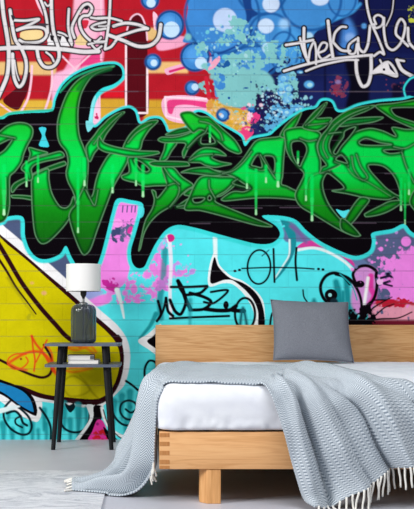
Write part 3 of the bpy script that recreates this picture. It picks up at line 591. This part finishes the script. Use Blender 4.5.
bp = N(nt, 'ShaderNodeBump', i_Strength=.4, i_Distance=.004); nt.links.new(n2.outputs['Fac'], bp.inputs['Height']); nt.links.new(bp.outputs[0], b.inputs['Normal'])
# herringbone wool
m_wool, nt, b = mat('herringbone_wool', (176, 186, 194), .95, 0, .08)
uv = N(nt, 'ShaderNodeUVMap'); uv.uv_map = 'UVMap'; sp = N(nt, 'ShaderNodeSeparateXYZ'); nt.links.new(uv.outputs[0], sp.inputs[0])
fr = math_n(nt, 'FRACT', math_n(nt, 'DIVIDE', sp.outputs[1], .042)); zig = math_n(nt, 'ABSOLUTE', math_n(nt, 'SUBTRACT', fr, .5))
wob = N(nt, 'ShaderNodeTexNoise', i_Scale=14, i_Detail=2); nt.links.new(uv.outputs[0], wob.inputs['Vector'])
ph = math_n(nt, 'MULTIPLY', math_n(nt, 'ADD', sp.outputs[0], math_n(nt, 'MULTIPLY', zig, .062)), 2*math.pi/.0125)
st = math_n(nt, 'MULTIPLY_ADD', math_n(nt, 'SINE', math_n(nt, 'ADD', ph, math_n(nt, 'MULTIPLY', wob.outputs['Fac'], 4))), .5, .5)
nzz = N(nt, 'ShaderNodeTexNoise', i_Scale=220, i_Detail=2); nt.links.new(uv.outputs[0], nzz.inputs['Vector'])
f = math_n(nt, 'ADD', math_n(nt, 'MULTIPLY', st, .75), math_n(nt, 'MULTIPLY', nzz.outputs['Fac'], .3))
nt.links.new(ramp(nt, f, [(.2, (118, 130, 143)), (.8, (202, 210, 217))]), b.inputs['Base Color'])
bp = N(nt, 'ShaderNodeBump', i_Strength=.35, i_Distance=.003); nt.links.new(f, bp.inputs['Height']); nt.links.new(bp.outputs[0], b.inputs['Normal'])
b.inputs['Sheen Weight'].default_value = .15
# painted block wall
m_wall, nt, b = mat('painted_block_wall', (200, 200, 200), .8, 0, .03)
at = N(nt, 'ShaderNodeAttribute'); at.attribute_name = 'paint'
tc = N(nt, 'ShaderNodeTexCoord'); sp = N(nt, 'ShaderNodeSeparateXYZ'); nt.links.new(tc.outputs['Object'], sp.inputs[0])
cb = N(nt, 'ShaderNodeCombineXYZ'); nt.links.new(math_n(nt, 'ADD', sp.outputs[0], 5.0), cb.inputs[0]); nt.links.new(math_n(nt, 'ADD', sp.outputs[2], 10*.1021-.0325), cb.inputs[1])
br = N(nt, 'ShaderNodeTexBrick'); nt.links.new(cb.outputs[0], br.inputs['Vector'])
for k, v in (('Scale', 1.0), ('Mortar Size', .0032), ('Mortar Smooth', .6), ('Brick Width', .235), ('Row Height', .1021)): br.inputs[k].default_value = v
br.inputs['Color1'].default_value = (1, 1, 1, 1); br.inputs['Color2'].default_value = (.95, .95, .95, 1); br.inputs['Mortar'].default_value = (.92, .92, .93, 1)
nw = N(nt, 'ShaderNodeTexNoise', i_Scale=7, i_Detail=6, i_Roughness=.65); nt.links.new(tc.outputs['Object'], nw.inputs['Vector'])
nf = N(nt, 'ShaderNodeTexNoise', i_Scale=90, i_Detail=3); nt.links.new(tc.outputs['Object'], nf.inputs['Vector'])
wear = ramp(nt, nw.outputs['Fac'], [(.3, (236, 236, 236)), (.65, (255, 255, 255))])
mx = N(nt, 'ShaderNodeMix', data_type='RGBA', blend_type='MULTIPLY'); mx.inputs[0].default_value = 1; nt.links.new(at.outputs['Color'], mx.inputs[6]); nt.links.new(br.outputs['Color'], mx.inputs[7])
mx2 = N(nt, 'ShaderNodeMix', data_type='RGBA', blend_type='MULTIPLY'); mx2.inputs[0].default_value = 1; nt.links.new(mx.outputs[2], mx2.inputs[6]); nt.links.new(wear, mx2.inputs[7])
row = math_n(nt, 'ABSOLUTE', math_n(nt, 'SUBTRACT', math_n(nt, 'FRACT', math_n(nt, 'ADD', math_n(nt, 'DIVIDE', math_n(nt, 'SUBTRACT', sp.outputs[2], .0325), .1021), .5)), .5))
rl = math_n(nt, 'SUBTRACT', 1.0, math_n(nt, 'DIVIDE', row, .05)); rl = math_n(nt, 'MAXIMUM', rl, 0.0)
dust = math_n(nt, 'MULTIPLY', rl, math_n(nt, 'MAXIMUM', math_n(nt, 'MULTIPLY_ADD', nw.outputs['Fac'], 2.0, -.72), .06))
mx3 = N(nt, 'ShaderNodeMix', data_type='RGBA'); mx3.inputs[7].default_value = (.07, .07, .08, 1); nt.links.new(dust, mx3.inputs[0]); nt.links.new(mx2.outputs[2], mx3.inputs[6])
nt.links.new(mx3.outputs[2], b.inputs['Base Color'])
hgt = math_n(nt, 'SUBTRACT', math_n(nt, 'MULTIPLY', nf.outputs['Fac'], .18), br.outputs['Fac'])
bp = N(nt, 'ShaderNodeBump', i_Strength=.35, i_Distance=.004); nt.links.new(hgt, bp.inputs['Height']); nt.links.new(bp.outputs[0], b.inputs['Normal'])
# ---- wall_back: a dense sheet carrying the mural's paint, closed to a slab
fx = np.concatenate([np.arange(-340, -8, 2.0), np.arange(-8, 422, .5), np.arange(422, 780, 2.0)])
fy = np.concatenate([np.arange(-78, -4, 2.0), np.arange(-4, 441, .5), [441.07]])
def fold(v, lo, hi):
    w = hi-lo; t = np.mod(v-lo, 2*w); return lo+np.where(t > w, 2*w-t, t)
GX, GY_ = np.meshgrid(fx, fy); col = mural_at(fold(GX, -8, 422), np.clip(fold(GY_, -4, 445), -4, 441))
nx, ny = len(fx), len(fy); n = nx*ny
co = np.zeros((n+4, 3), np.float32); co[:n, 0] = ((GX-CX)/WS).ravel(); co[:n, 2] = (EYE-(GY_-HY)/WS).ravel()
gi = lambda i, j: j*nx+i
cor = [gi(0, 0), gi(nx-1, 0), gi(nx-1, ny-1), gi(0, ny-1)]
for k, c_ in enumerate(cor): co[n+k] = co[c_]+[0, .2, 0]
J, I = np.meshgrid(np.arange(ny-1), np.arange(nx-1), indexing='ij'); a = (J*nx+I).ravel()
quads = np.stack([a, a+nx, a+nx+1, a+1], 1).astype(np.int32)
extra = []
top = [gi(i, 0) for i in range(nx)]; bot = [gi(i, ny-1) for i in range(nx)]; lef = [gi(0, j) for j in range(ny)]; rig = [gi(nx-1, j) for j in range(ny)]
polys = [top+[n+1, n], bot[::-1]+[n+3, n+2], lef[::-1]+[n, n+3], rig+[n+2, n+1], [n, n+1, n+2, n+3]]
loops = np.concatenate([quads.ravel()]+[np.array(p, np.int32) for p in polys])
starts = np.concatenate([np.arange(len(quads))*4, len(quads)*4+np.cumsum([0]+[len(p) for p in polys[:-1]])]).astype(np.int32)
me = bpy.data.meshes.new('wall_back'); me.vertices.add(n+4); me.vertices.foreach_set('co', co.ravel())
me.loops.add(len(loops)); me.loops.foreach_set('vertex_index', loops); me.polygons.add(len(starts)); me.polygons.foreach_set('loop_start', starts)
me.update(calc_edges=True)
ca = me.color_attributes.new('paint', 'FLOAT_COLOR', 'POINT'); cc = np.ones((n+4, 4), np.float32); cc[:n, :3] = col.reshape(-1, 3); cc[n:, :3] = .5
ca.data.foreach_set('color', cc.ravel()); me.materials.append(m_wall); me.validate()
wall = link(bpy.data.objects.new('wall_back', me)); wall['kind'] = 'structure'
bm = bmesh.new(); box(bm, -3.02, 3.9, -8, .2, -.1, 0); fl = obj('floor', bm, m_floor, smooth_=False); fl['kind'] = 'structure'
# ---- rug
bm = bmesh.new(); box(bm, -2.9, -.185, -4.2, -1.321, .0005, .008, .003); tag(obj('rug', bm, m_rug, auto=40), 'pale grey distressed flat rug on the concrete floor in front of the side table', 'rug')
# ---- bed
BX0, BX1, BY0, BY1 = .043, 1.89, -2.171, -.012
bed = empty('bed', ((BX0+BX1)/2, -1.05, 0), 'low oak bed frame with finger-jointed footboard, headboard against the graffiti wall', 'bed')
def rel(name, bm, m, root, par=None, **kw):
    bmesh.ops.translate(bm, verts=bm.verts, vec=-Vector(root.location)); return obj(name, bm, m, par or root, **kw)
bm = bmesh.new(); box(bm, BX0, BX1, BY1-.032, BY1, .13, .717, .004); rel('headboard', bm, m_head, bed, auto=40)
bm = bmesh.new(); box(bm, BX0, BX1, BY0, BY0+.03, .1405, .2905, .003); foot = rel('footboard', bm, m_rail, bed, auto=40)
for k in range(5):
    zc = (.2905-.012, .243, .2065, .170, .1485)[k]; h = (.008, .0085, .0085, .0085, .006)[k]
    bm = bmesh.new(); box(bm, BX0+.001, BX0+.041, BY0-.0008, BY0+.01, zc-h, zc+h); rel('finger_joint', bm, m_end, bed, foot, smooth_=False)
for x0 in (BX0, BX1-.03):
    bm = bmesh.new(); box(bm, x0, x0+.03, BY0+.0302, BY1-.0325, .1405, .2905, .003); rel('side_rail', bm, m_side, bed, auto=40)
bm = bmesh.new(); box(bm, BX0+.031, BX1-.031, BY0+.031, BY1-.033, .2, .288); rel('slatted_base', bm, m_side, bed, smooth_=False)
def bedleg(x, y, sgn):
    bm = bmesh.new(); w = .084; pts = [(0, .034), (.03, 0), (w, 0), (w, .1), (0, .1)]
    lo = [bm.verts.new((x+(p if sgn > 0 else w-p), y+q, 0)) for p, q in pts]; hi = [bm.verts.new(v.co+Vector((0, 0, .1395))) for v in lo]
    k = len(pts)
    for i in range(k): bm.faces.new((lo[i], lo[(i+1) % k], hi[(i+1) % k], hi[i]))
    bm.faces.new(lo); bm.faces.new(hi); bmesh.ops.bevel(bm, geom=bm.edges[:], offset=.002, segments=1, affect='EDGES')
    rel('leg', bm, m_leg, bed, auto=30)
for y in (-2.167, -.4):
    bedleg(.208, y, 1); bedleg(1.64, y, -1)
# ---- duvet
def duvet():
    bm = bmesh.new(); X0, X1, Y0, Y1, Z0, Z1 = .026, 1.905, -2.183, -.052, .2925, .493
    bmesh.ops.create_cube(bm, size=1)
    # grid box
    bm.clear(); nxx, nyy, nzz_ = 170, 150, 20
    def P3(u, v, w): return Vector((u, v, w))
    vid = {}
    def V(i, j, k):
        key = (i, j, k)
        if key in vid: return vid[key]
        p = Vector((X0+(X1-X0)*i/nxx, Y0+(Y1-Y0)*j/nyy, Z0+(Z1-Z0)*k/nzz_))
        # round the edges: clamp to the inner box and push out by the radius
        rt, rb = .085, .014
        r = rt if k > nzz_*.35 else rb
        zlo, zhi = Z0+rb, Z1-rt
        q = Vector((min(max(p.x, X0+rt), X1-rt), min(max(p.y, Y0+rt), Y1-rt), min(max(p.z, zlo), zhi)))
        d = p-q
        if p.z < zlo: dd = Vector((d.x/rt, d.y/rt, d.z/rb))
        else: dd = d/rt
        L = max(abs(dd.x), abs(dd.y), abs(dd.z)); n_ = dd.length
        if n_ > 1e-6:
            f_ = L/n_; dd = dd*f_; d = Vector((dd.x*rt, dd.y*rt, dd.z*(rb if p.z < zlo else rt)))
        p = q+d
        # creases
        e = mnoise.noise(Vector((p.x*5, p.y*5, p.z*4)))*.006
        g = mnoise.noise(Vector((p.x*16+p.z*20, p.y*16, p.z*7)))*.004
        lowf = max(0, 1-(p.z-Z0)/.07)*min(1, (p.z-Z0)/.012)
        pf = abs(mnoise.noise(Vector((p.x*30, p.y*30, p.z*14+3))))*.018*lowf
        nrm = d.normalized() if d.length > 1e-6 else Vector((0, 0, 1))
        s = -abs(e)-abs(g)-pf if nrm.z > .7 else e+g-pf
        if p.z < Z0+.004: s = min(s, 0)
        p = p+nrm*s; p.z = max(p.z, Z0)
        vid[key] = bm.verts.new(p); return vid[key]
    def F_(a, b, c, d):
        try: bm.faces.new((a, b, c, d))
        except ValueError: pass
    for i in range(nxx):
        for j in range(nyy):
            for k in (0, nzz_): F_(V(i, j, k), V(i+1, j, k), V(i+1, j+1, k), V(i, j+1, k))
    for i in range(nxx):
        for k in range(nzz_):
            for j in (0, nyy): F_(V(i, j, k), V(i+1, j, k), V(i+1, j, k+1), V(i, j, k+1))
    for j in range(nyy):
        for k in range(nzz_):
            for i in (0, nxx): F_(V(i, j, k), V(i, j+1, k), V(i, j+1, k+1), V(i, j, k+1))
    return tag(obj('duvet', bm, m_duvet), 'plump white cotton duvet on the oak bed frame under the wool throw', 'duvet')
duvet()
# ---- cushion
def cushion():
    bm = bmesh.new(); n_ = 36; W, H, T = .235, .213, .075; g = {}
    for s in (1, -1):
        for i in range(n_+1):
            for j in range(n_+1):
                u, v = -1+2*i/n_, -1+2*j/n_
                if s < 0 and (i in (0, n_) or j in (0, n_)): g[s, i, j] = g[1, i, j]; continue
                x = W*u*(1-.055*(1-v*v)-.0*abs(v)); y = H*v*(1-.055*(1-u*u))
                t = T*((1-u**4)*(1-v**4))**.55*(.75+.25*(1-u*u)*(1-v*v))
                t += mnoise.noise(Vector((u*2.4+s, v*2.4, 1)))*.010*(1-u*u)*(1-v*v)
                g[s, i, j] = bm.verts.new((x, s*t*-1, y))
    for s in (1, -1):
        for i in range(n_):
            for j in range(n_): bm.faces.new((g[s, i, j], g[s, i+1, j], g[s, i+1, j+1], g[s, i, j+1]))
    o = obj('cushion', bm, m_cush)
    # seam
    bm = bmesh.new(); pts = []
    for k in range(4*18):
        q, r_ = divmod(k, 18); t = -1+2*r_/18; u, v = ((t, -1), (1, t), (-t, 1), (-1, -t))[q]
        pts.append(Vector((W*u*(1-.055*(1-v*v)), 0, H*v*(1-.055*(1-u*u)))))
    pts.append(pts[0]); tube(bm, pts, .0028, n=6); obj('seam', bm, m_cush, o)
    return tag(o, 'dark grey square cushion leaning on the oak headboard', 'cushion')
cu = cushion(); cu.rotation_euler = (math.radians(-33), math.radians(2), 0); cu.location = (.968, -.300, .684)
# ---- throw blanket
NET = [
 [(-.345, 4.42, .020), (-.342, 4.37, .036), (-.338, 4.32, .044), (-.334, 4.26, .036), (-.330, 4.21, .014)],
 [(-.262, 4.46, .022), (-.258, 4.39, .048), (-.252, 4.31, .060), (-.246, 4.24, .042), (-.240, 4.175, .014)],
 [(-.205, 4.50, .030), (-.196, 4.42, .066), (-.184, 4.32, .082), (-.170, 4.21, .052), (-.155, 4.12, .013)],
 [(-.168, 4.62, .060), (-.160, 4.50, .098), (-.146, 4.36, .118), (-.112, 4.20, .072), (-.070, 4.09, .030)],
 [(-.147, 4.70, .112), (-.145, 4.56, .150), (-.125, 4.38, .170), (-.072, 4.19, .120), (-.012, 4.075, .078)],
 [(-.098, 4.78, .200), (-.104, 4.62, .225), (-.086, 4.40, .240), (-.044, 4.20, .200), (.010, 4.01, .150)],
 [(-.050, 4.88, .307), (-.056, 4.68, .318), (-.050, 4.44, .330), (-.026, 4.22, .310), (.014, 3.99, .285)],
 [(-.010, 4.98, .405), (-.016, 4.76, .412), (-.018, 4.48, .420), (-.010, 4.22, .410), (.026, 3.98, .398)],
 [(.012, 5.08, .470), (.006, 4.84, .474), (.004, 4.52, .476), (.010, 4.24, .472), (.046, 3.975, .460)],
 [(.045, 5.18, .502), (.042, 4.90, .503), (.044, 4.56, .503), (.050, 4.28, .503), (.060, 4.005, .486)],
 [(.125, 5.25, .502), (.125, 4.95, .502), (.125, 4.60, .502), (.125, 4.30, .502), (.120, 3.995, .487)],
 [(.300, 5.28, .502), (.285, 4.96, .502), (.265, 4.62, .502), (.240, 4.31, .502), (.222, 3.990, .486)],
 [(.480, 5.30, .502), (.450, 4.97, .502), (.405, 4.63, .502), (.360, 4.31, .502), (.322, 3.985, .484)],
 [(.640, 5.30, .502), (.590, 4.96, .502), (.530, 4.62, .502), (.470, 4.31, .502), (.415, 3.980, .480)],
]
net = [[Vector((x, d-CD, z)) for x, d, z in row] for row in NET]
net += [[Vector((.765, 5.22-CD, .502)), Vector((.70, 4.88-CD, .502)), Vector((.625, 4.53-CD, .502)), Vector((.545, 4.22-CD, .502)), U(262, 384, 3.965)],
        [U(322, 363.5, 5.0), U(303, 367.5, 4.6), U(290, 374.5, 4.2), U(279, 380.5, 3.99), U(269, 391, 3.91)],
        [U(352, 369.5, 4.66), U(330, 374.5, 4.2), U(312, 382.5, 3.98), U(296, 396, 3.90), U(277, 411, 3.885)],
        [U(380, 376.5, 4.16), U(355, 383.5, 3.98), U(331, 397, 3.90), U(308, 420, 3.88), U(285, 438, 3.87)],
        [U(414, 387.5, 3.985), U(382, 399, 3.90), U(352, 422, 3.88), U(325, 450, 3.87), U(294, 470, 3.865)],
        [U(434, 410, 3.90), U(404, 430, 3.88), U(372, 452, 3.87), U(342, 477, 3.865), U(303, 498, 3.855)],
        [U(454, 448, 3.88), U(420, 464, 3.87), U(391, 471, 3.865), U(358, 493, 3.855), U(314, 511, 3.80)]]
def crv(p, t):
    m = len(p)-1; x = min(max(t, 0), .999999)*m; i = int(x); u = x-i
    a, b_, c, d = p[max(i-1, 0)], p[i], p[i+1], p[min(i+2, m)]
    if i == 0: a = b_*2-c
    if i+2 > m: d = c*2-b_
    return .5*((2*b_)+(c-a)*u+(2*a-5*b_+4*c-d)*u*u+(3*b_-a-3*c+d)*u**3)
NS, NT = 15*(len(net)-1), 84
cols = [[crv(row, j/NT) for j in range(NT+1)] for row in net]
G = [[crv([cols[k][j] for k in range(len(net))], i/NS) for j in range(NT+1)] for i in range(NS+1)]
def nrm(i, j):
    a = G[min(i+1, NS)][j]-G[max(i-1, 0)][j]; b_ = G[i][min(j+1, NT)]-G[i][max(j-1, 0)]
    return a.cross(b_).normalized()
def gz(x, c, w): return math.exp(-((x-c)/w)**2)
def sstep(x, a, b_): t = min(max((x-a)/(b_-a), 0), 1); return t*t*(3-2*t)
G2 = []; m_sec = len(net)-1
for i in range(NS+1):
    s = i/NS*m_sec; row = []
    for j in range(NT+1):
        t = j/NT; nn = nrm(i, j)
        ref = Vector((-1, -.3, .6)) if s < 8.5 else Vector((0, -1, .9))
        out = nn if nn.dot(ref) > 0 else -nn
        fl_ = sstep(s, 0, 2)*(1-sstep(s, 8, 10))         # folds of the left hang
        fr_ = sstep(s, 12.6, 16.5)                       # folds of the right hang
        tp = sstep(s, 8.5, 10)*(1-sstep(s, 14, 16))
        h = fl_*(-.008+.010*gz(t, .30, .10)-.03*gz(t, .44, .05)+.012*gz(t, .57, .06)-.10*gz(t, .66, .05)+.055*gz(t, .83, .06)-.045*math.exp(-abs(t-.925)/.025))
        c1 = min(.9, .62+.047*max(0, s-14)); c2 = .30+.034*max(0, s-15)
        grow = .5+.5*sstep(s, 15, 20)
        shp = lambda c, w: math.exp(-abs(t-c)/w)
        h += fr_*(.030*gz(t, c1+.09, .045)-.075*shp(c1, .028)+.050*gz(t, (c1+c2)/2+.04, .07)*grow-.085*shp(c2, .03)*grow+.050*gz(t, c2-.12, .06)*grow-.030*shp(.06, .03)-.028*shp((c1+c2)/2-.03, .02)*grow+.005*math.sin(25*t+s*.9))
        h += tp*(.006*math.sin(t*17+s*.8)+.005*math.sin(t*7-s*1.7)+.006)*(1-.8*sstep(t, .85, 1))*sstep(s, 8.8, 10.5)
        h += mnoise.noise(Vector((s*1.1, t*5, 2)))*.007*(.4+tp+fr_)
        p = G[i][j]+out*h
        # keep the wool outside the rounded duvet
        c_ = Vector((min(max(p.x, .111), 1.82), min(max(p.y, -2.098), -.137), min(max(p.z, .32), .408))); e_ = p-c_
        lim = .085+(.007 if e_.z > .06 else .009)
        if e_.length < lim and e_.length > 1e-5: p = c_+e_.normalized()*lim
        if s > 9 and p.z < .40: p.y = min(p.y, -2.184)
        if s <= 9 and p.z < .31: p.x = min(p.x, .034)
        p.z = max(p.z, .0135 if p.x < -.17 else .007)
        row.append(p)
    G2.append(row)
bm = bmesh.new(); uvl = bm.loops.layers.uv.new('UVMap')
vv = [[bm.verts.new(p) for p in row] for row in G2]
UU = [[0.0]*(NT+1) for _ in range(NS+1)]; VV = [[0.0]*(NT+1) for _ in range(NS+1)]
for i in range(NS+1):
    for j in range(NT+1):
        if i: UU[i][j] = UU[i-1][j]+(G[i][j]-G[i-1][j]).length
        if j: VV[i][j] = VV[i][j-1]+(G[i][j]-G[i][j-1]).length
for i in range(NS):
    for j in range(NT):
        f_ = bm.faces.new((vv[i][j], vv[i+1][j], vv[i+1][j+1], vv[i][j+1]))
        for lp, (a_, b_) in zip(f_.loops, ((i, j), (i+1, j), (i+1, j+1), (i, j+1))): lp[uvl].uv = (UU[a_][0]*(1-b_/NT)+UU[a_][NT]*b_/NT, b_/NT*1.2)
th = obj('throw_blanket', bm, m_wool); sd = th.modifiers.new('thickness', 'SOLIDIFY'); sd.thickness = .006; sd.offset = 0
tag(th, 'pale blue-grey herringbone wool throw draped across the foot of the bed and onto the floor', 'blanket')
def tassel(p, d, ln, zmin, k):
    bm = bmesh.new(); pts = []; q = Vector(p); step = ln/8; v = Vector(d).normalized()
    for i in range(9):
        pts.append(q.copy()); v = (v+Vector((math.sin(k*2.1+i)*.09, math.cos(k*1.3+i)*.05, -.02))).normalized()
        nq = q+v*step
        if nq.z < zmin: nq = q+Vector((v.x, -abs(v.y)-.6, 0)).normalized()*step; nq.z = zmin
        q = nq
    tube(bm, pts, .0048, .0038, 7); obj('tassel', bm, m_fringe, th)
k = 0; t = .06
while t < 1.0:
    j = t*NT; j0 = int(j); p = G2[NS][j0].lerp(G2[NS][min(j0+1, NT)], j-j0)
    tassel(p+Vector((0, -.002, .004)), (-.12+R.uniform(-.1, .12)+.16*(t < .5), -.06, -1), .088+R.uniform(-.008, .008), .006, k); k += 1; t += .0305
for jj in range(2, NT, 9):
    tassel(G2[0][jj]+Vector((.004, 0, 0)), (-1, R.uniform(-.25, .25), -.2), .034+R.uniform(-.008, .008), .0135, k); k += 1
for q in range(7):
    i = int(NS*(4.35+q*.13)/m_sec); tassel(G2[i][NT]+Vector((0, .004, .004)), (.25+R.uniform(-.3, .3), -.1, -1), .042, .006, k); k += 1
# ---- side table
TX, TY = -.381, -.308
tb = empty('side_table', (TX, TY, 0), 'slate grey two-tier side table with splayed black legs, against the wall left of the bed', 'table')
def board(name, hx, hy, z0, z1, m):
    bm = bmesh.new(); r_ = .022; pts = []
    for cx, cy, a0 in ((hx-r_, hy-r_, 0), (-hx+r_, hy-r_, 90), (-hx+r_, -hy+r_, 180), (hx-r_, -hy+r_, 270)):
        for q in range(6): a_ = math.radians(a0+18*q); pts.append((cx+r_*math.cos(a_), cy+r_*math.sin(a_)))
    lo = [bm.verts.new((x, y, z0)) for x, y in pts]; hi = [bm.verts.new((x, y, z1)) for x, y in pts]; k_ = len(pts)
    for i in range(k_): bm.faces.new((lo[i], lo[(i+1) % k_], hi[(i+1) % k_], hi[i]))
    a1 = bm.faces.new(lo[::-1]); a2 = bm.faces.new(hi); bmesh.ops.bevel(bm, geom=list(a1.edges)+list(a2.edges), offset=.002, segments=2, affect='EDGES')
    obj(name, bm, m, tb, auto=35)
board('table_top', .2175, .2, .596, .610, m_top); board('shelf', .2175, .2, .475, .491, m_top)
for sx in (-1, 1):
    for sy in (-1, 1):
        bm = bmesh.new(); tube(bm, [(sx*.168, sy*.182, .0), (sx*.1475, sy*.161, .3), (sx*.126, sy*.138, .597)], .0125, .0185, 20); obj('leg', bm, m_black, tb, auto=50)
# ---- lamp
LX, LY = -.3865, -.308
lp = empty('table_lamp', (LX, LY, .611), 'smoked ribbed glass table lamp with white drum shade on the side table', 'lamp')
bm = bmesh.new(); outer = [(.0, 0), (.058, 0), (.066, .003), (.0715, .012), (.0735, .028), (.0738, .06), (.0738, .16), (.0735, .185), (.071, .205), (.064, .219), (.05, .2265), (.034, .229), (.022, .231)]
inner = [(r_-.0035 if r_ > .01 else 0, min(max(z, .006), .2265) if r_ > .01 else .006) for r_, z in outer][::-1]
lathe(bm, [(r_, z) for r_, z in outer[1:]]+[(r_, z) for r_, z in inner[:-1]], 144, rib=lambda a, z: .028*math.sin(a*17) if .01 < z < .215 else 0, closed=False); obj('glass_body', bm, m_glass, lp)
bm = bmesh.new(); lathe(bm, [(.021, .2275), (.026, .2285), (.026, .236), (.018, .241), (.0065, .244), (.0065, .262), (.0065, .264)], 32); obj('collar', bm, m_brass, lp, auto=40)
bm = bmesh.new(); lathe(bm, [(.0075, .262), (.009, .27), (.018, .286), (.0185, .30), (.0185, .345), (.016, .348)], 32); obj('bulb_socket', bm, m_metal, lp, auto=40)
bm = bmesh.new(); lathe(bm, [(.015, .348), (.02, .36), (.029, .38), (.03, .395), (.022, .415), (.004, .425)], 24)
mb, nt, b = mat('white_bulb_glass', (240, 240, 238), .2); obj('bulb', bm, mb, lp)
bm = bmesh.new(); lathe(bm, [(.005, .0075), (.005, .226)], 12); obj('rod', bm, m_metal, lp, auto=40)
bm = bmesh.new(); tube(bm, [(.008, -.01, .222), (.022, -.012, .18), (.03, -.01, .12), (.012, -.02, .07), (.02, -.03, .02), (.03, -.035, .0105)], .003, n=8); obj('cord', bm, m_metal, lp)
bm = bmesh.new(); Rr = .1025; lathe(bm, [(Rr, .3065), (Rr, .4660), (Rr-.0018, .4660), (Rr-.0018, .3065)], 96, closed=True); sh = obj('lamp_shade', bm, m_shade, lp, auto=40)
bm = bmesh.new()
for z in (.308,):
    tube(bm, [((Rr-.003)*math.cos(2*math.pi*i/48), (Rr-.003)*math.sin(2*math.pi*i/48), z) for i in range(49)], .0014, n=6)
for i in range(3):
    a_ = 2*math.pi*i/3+.3; tube(bm, [(.0185*math.cos(a_), .0185*math.sin(a_), .343), ((Rr-.003)*math.cos(a_), (Rr-.003)*math.sin(a_), .308)], .0012, n=6)
obj('shade_ring', bm, m_metal, sh)
# ---- books
def book(x0, x1, y0, y1, z0, z1, cov, rot, label, spine):
    cx, cy = (x0+x1)/2, (y0+y1)/2; o = empty('book', (cx, cy, z0), label, 'book', None); o.rotation_euler.z = math.radians(rot)
    w, h, t_ = (x1-x0)/2, (y1-y0)/2, z1-z0
    bm = bmesh.new(); box(bm, -w, w, -h, h, 0, .0024, .0006, 1); box(bm, -w, w, -h, h, t_-.0024, t_, .0006, 1); box(bm, w-.003, w, -h, h, .002, t_-.002)
    obj('cover', bm, cov, o, auto=30)
    bm = bmesh.new(); box(bm, -w+.003, w-.0035, -h+.003, h-.003, .0026, t_-.0026); obj('pages', bm, m_page, o, smooth_=False)
    if spine:
        bm = bmesh.new(); box(bm, w-.022, w+.0006, -h-.0006, h+.0006, .004, t_-.004); obj('spine_label', bm, m_spine, o, smooth_=False)
book(-.470, -.293, -.431, -.191, .4915, .5135, m_cover, 0, 'pale book lying on the table shelf, underneath the other book', False)
book(-.478, -.322, -.426, -.211, .514, .541, m_cover2, 2, 'pale book with a grey end lying on top of the other book', True)
# ---- light, world, camera
w = bpy.data.worlds.new('world'); bpy.context.scene.world = w; w.use_nodes = True
bg = w.node_tree.nodes['Background']; bg.inputs[0].default_value = (.93, .965, 1, 1); bg.inputs[1].default_value = .34
def area(name, loc, tgt, sx, sy, power, col):
    l = bpy.data.lights.new(name, 'AREA'); l.shape = 'RECTANGLE'; l.size = sx; l.size_y = sy; l.energy = power; l.color = col
    o = bpy.data.objects.new(name, l); o.location = loc; o.rotation_euler = (Vector(tgt)-Vector(loc)).to_track_quat('-Z', 'Y').to_euler(); C.objects.link(o)
area('window_light', (-4.6, -4.6, 2.9), (.6, -.6, .5), 2.0, 1.8, 325, (1, .985, .96))
area('overhead_fill', (1.0, -4.1, 3.9), (.8, -1.6, 0), 3.0, 2.2, 118, (1, 1, 1))  # unseen fill from above, added to brighten the top of the throw and bed
cam = bpy.data.cameras.new('camera'); co_ = bpy.data.objects.new('camera', cam); C.objects.link(co_); co_.location = (0, -CD, EYE); co_.rotation_euler = (math.pi/2, 0, 0)
cam.sensor_fit = 'AUTO'; cam.sensor_width = 36; cam.lens = F/509*36; cam.shift_x = (207-CX)/509; cam.shift_y = (HY-254.5)/509; cam.clip_end = 60
sc = bpy.context.scene; sc.camera = co_
sc.view_settings.view_transform = 'Standard'; sc.view_settings.look = 'None'; sc.view_settings.gamma = 1; sc.view_settings.exposure = 0; sc.view_settings.use_curve_mapping = False
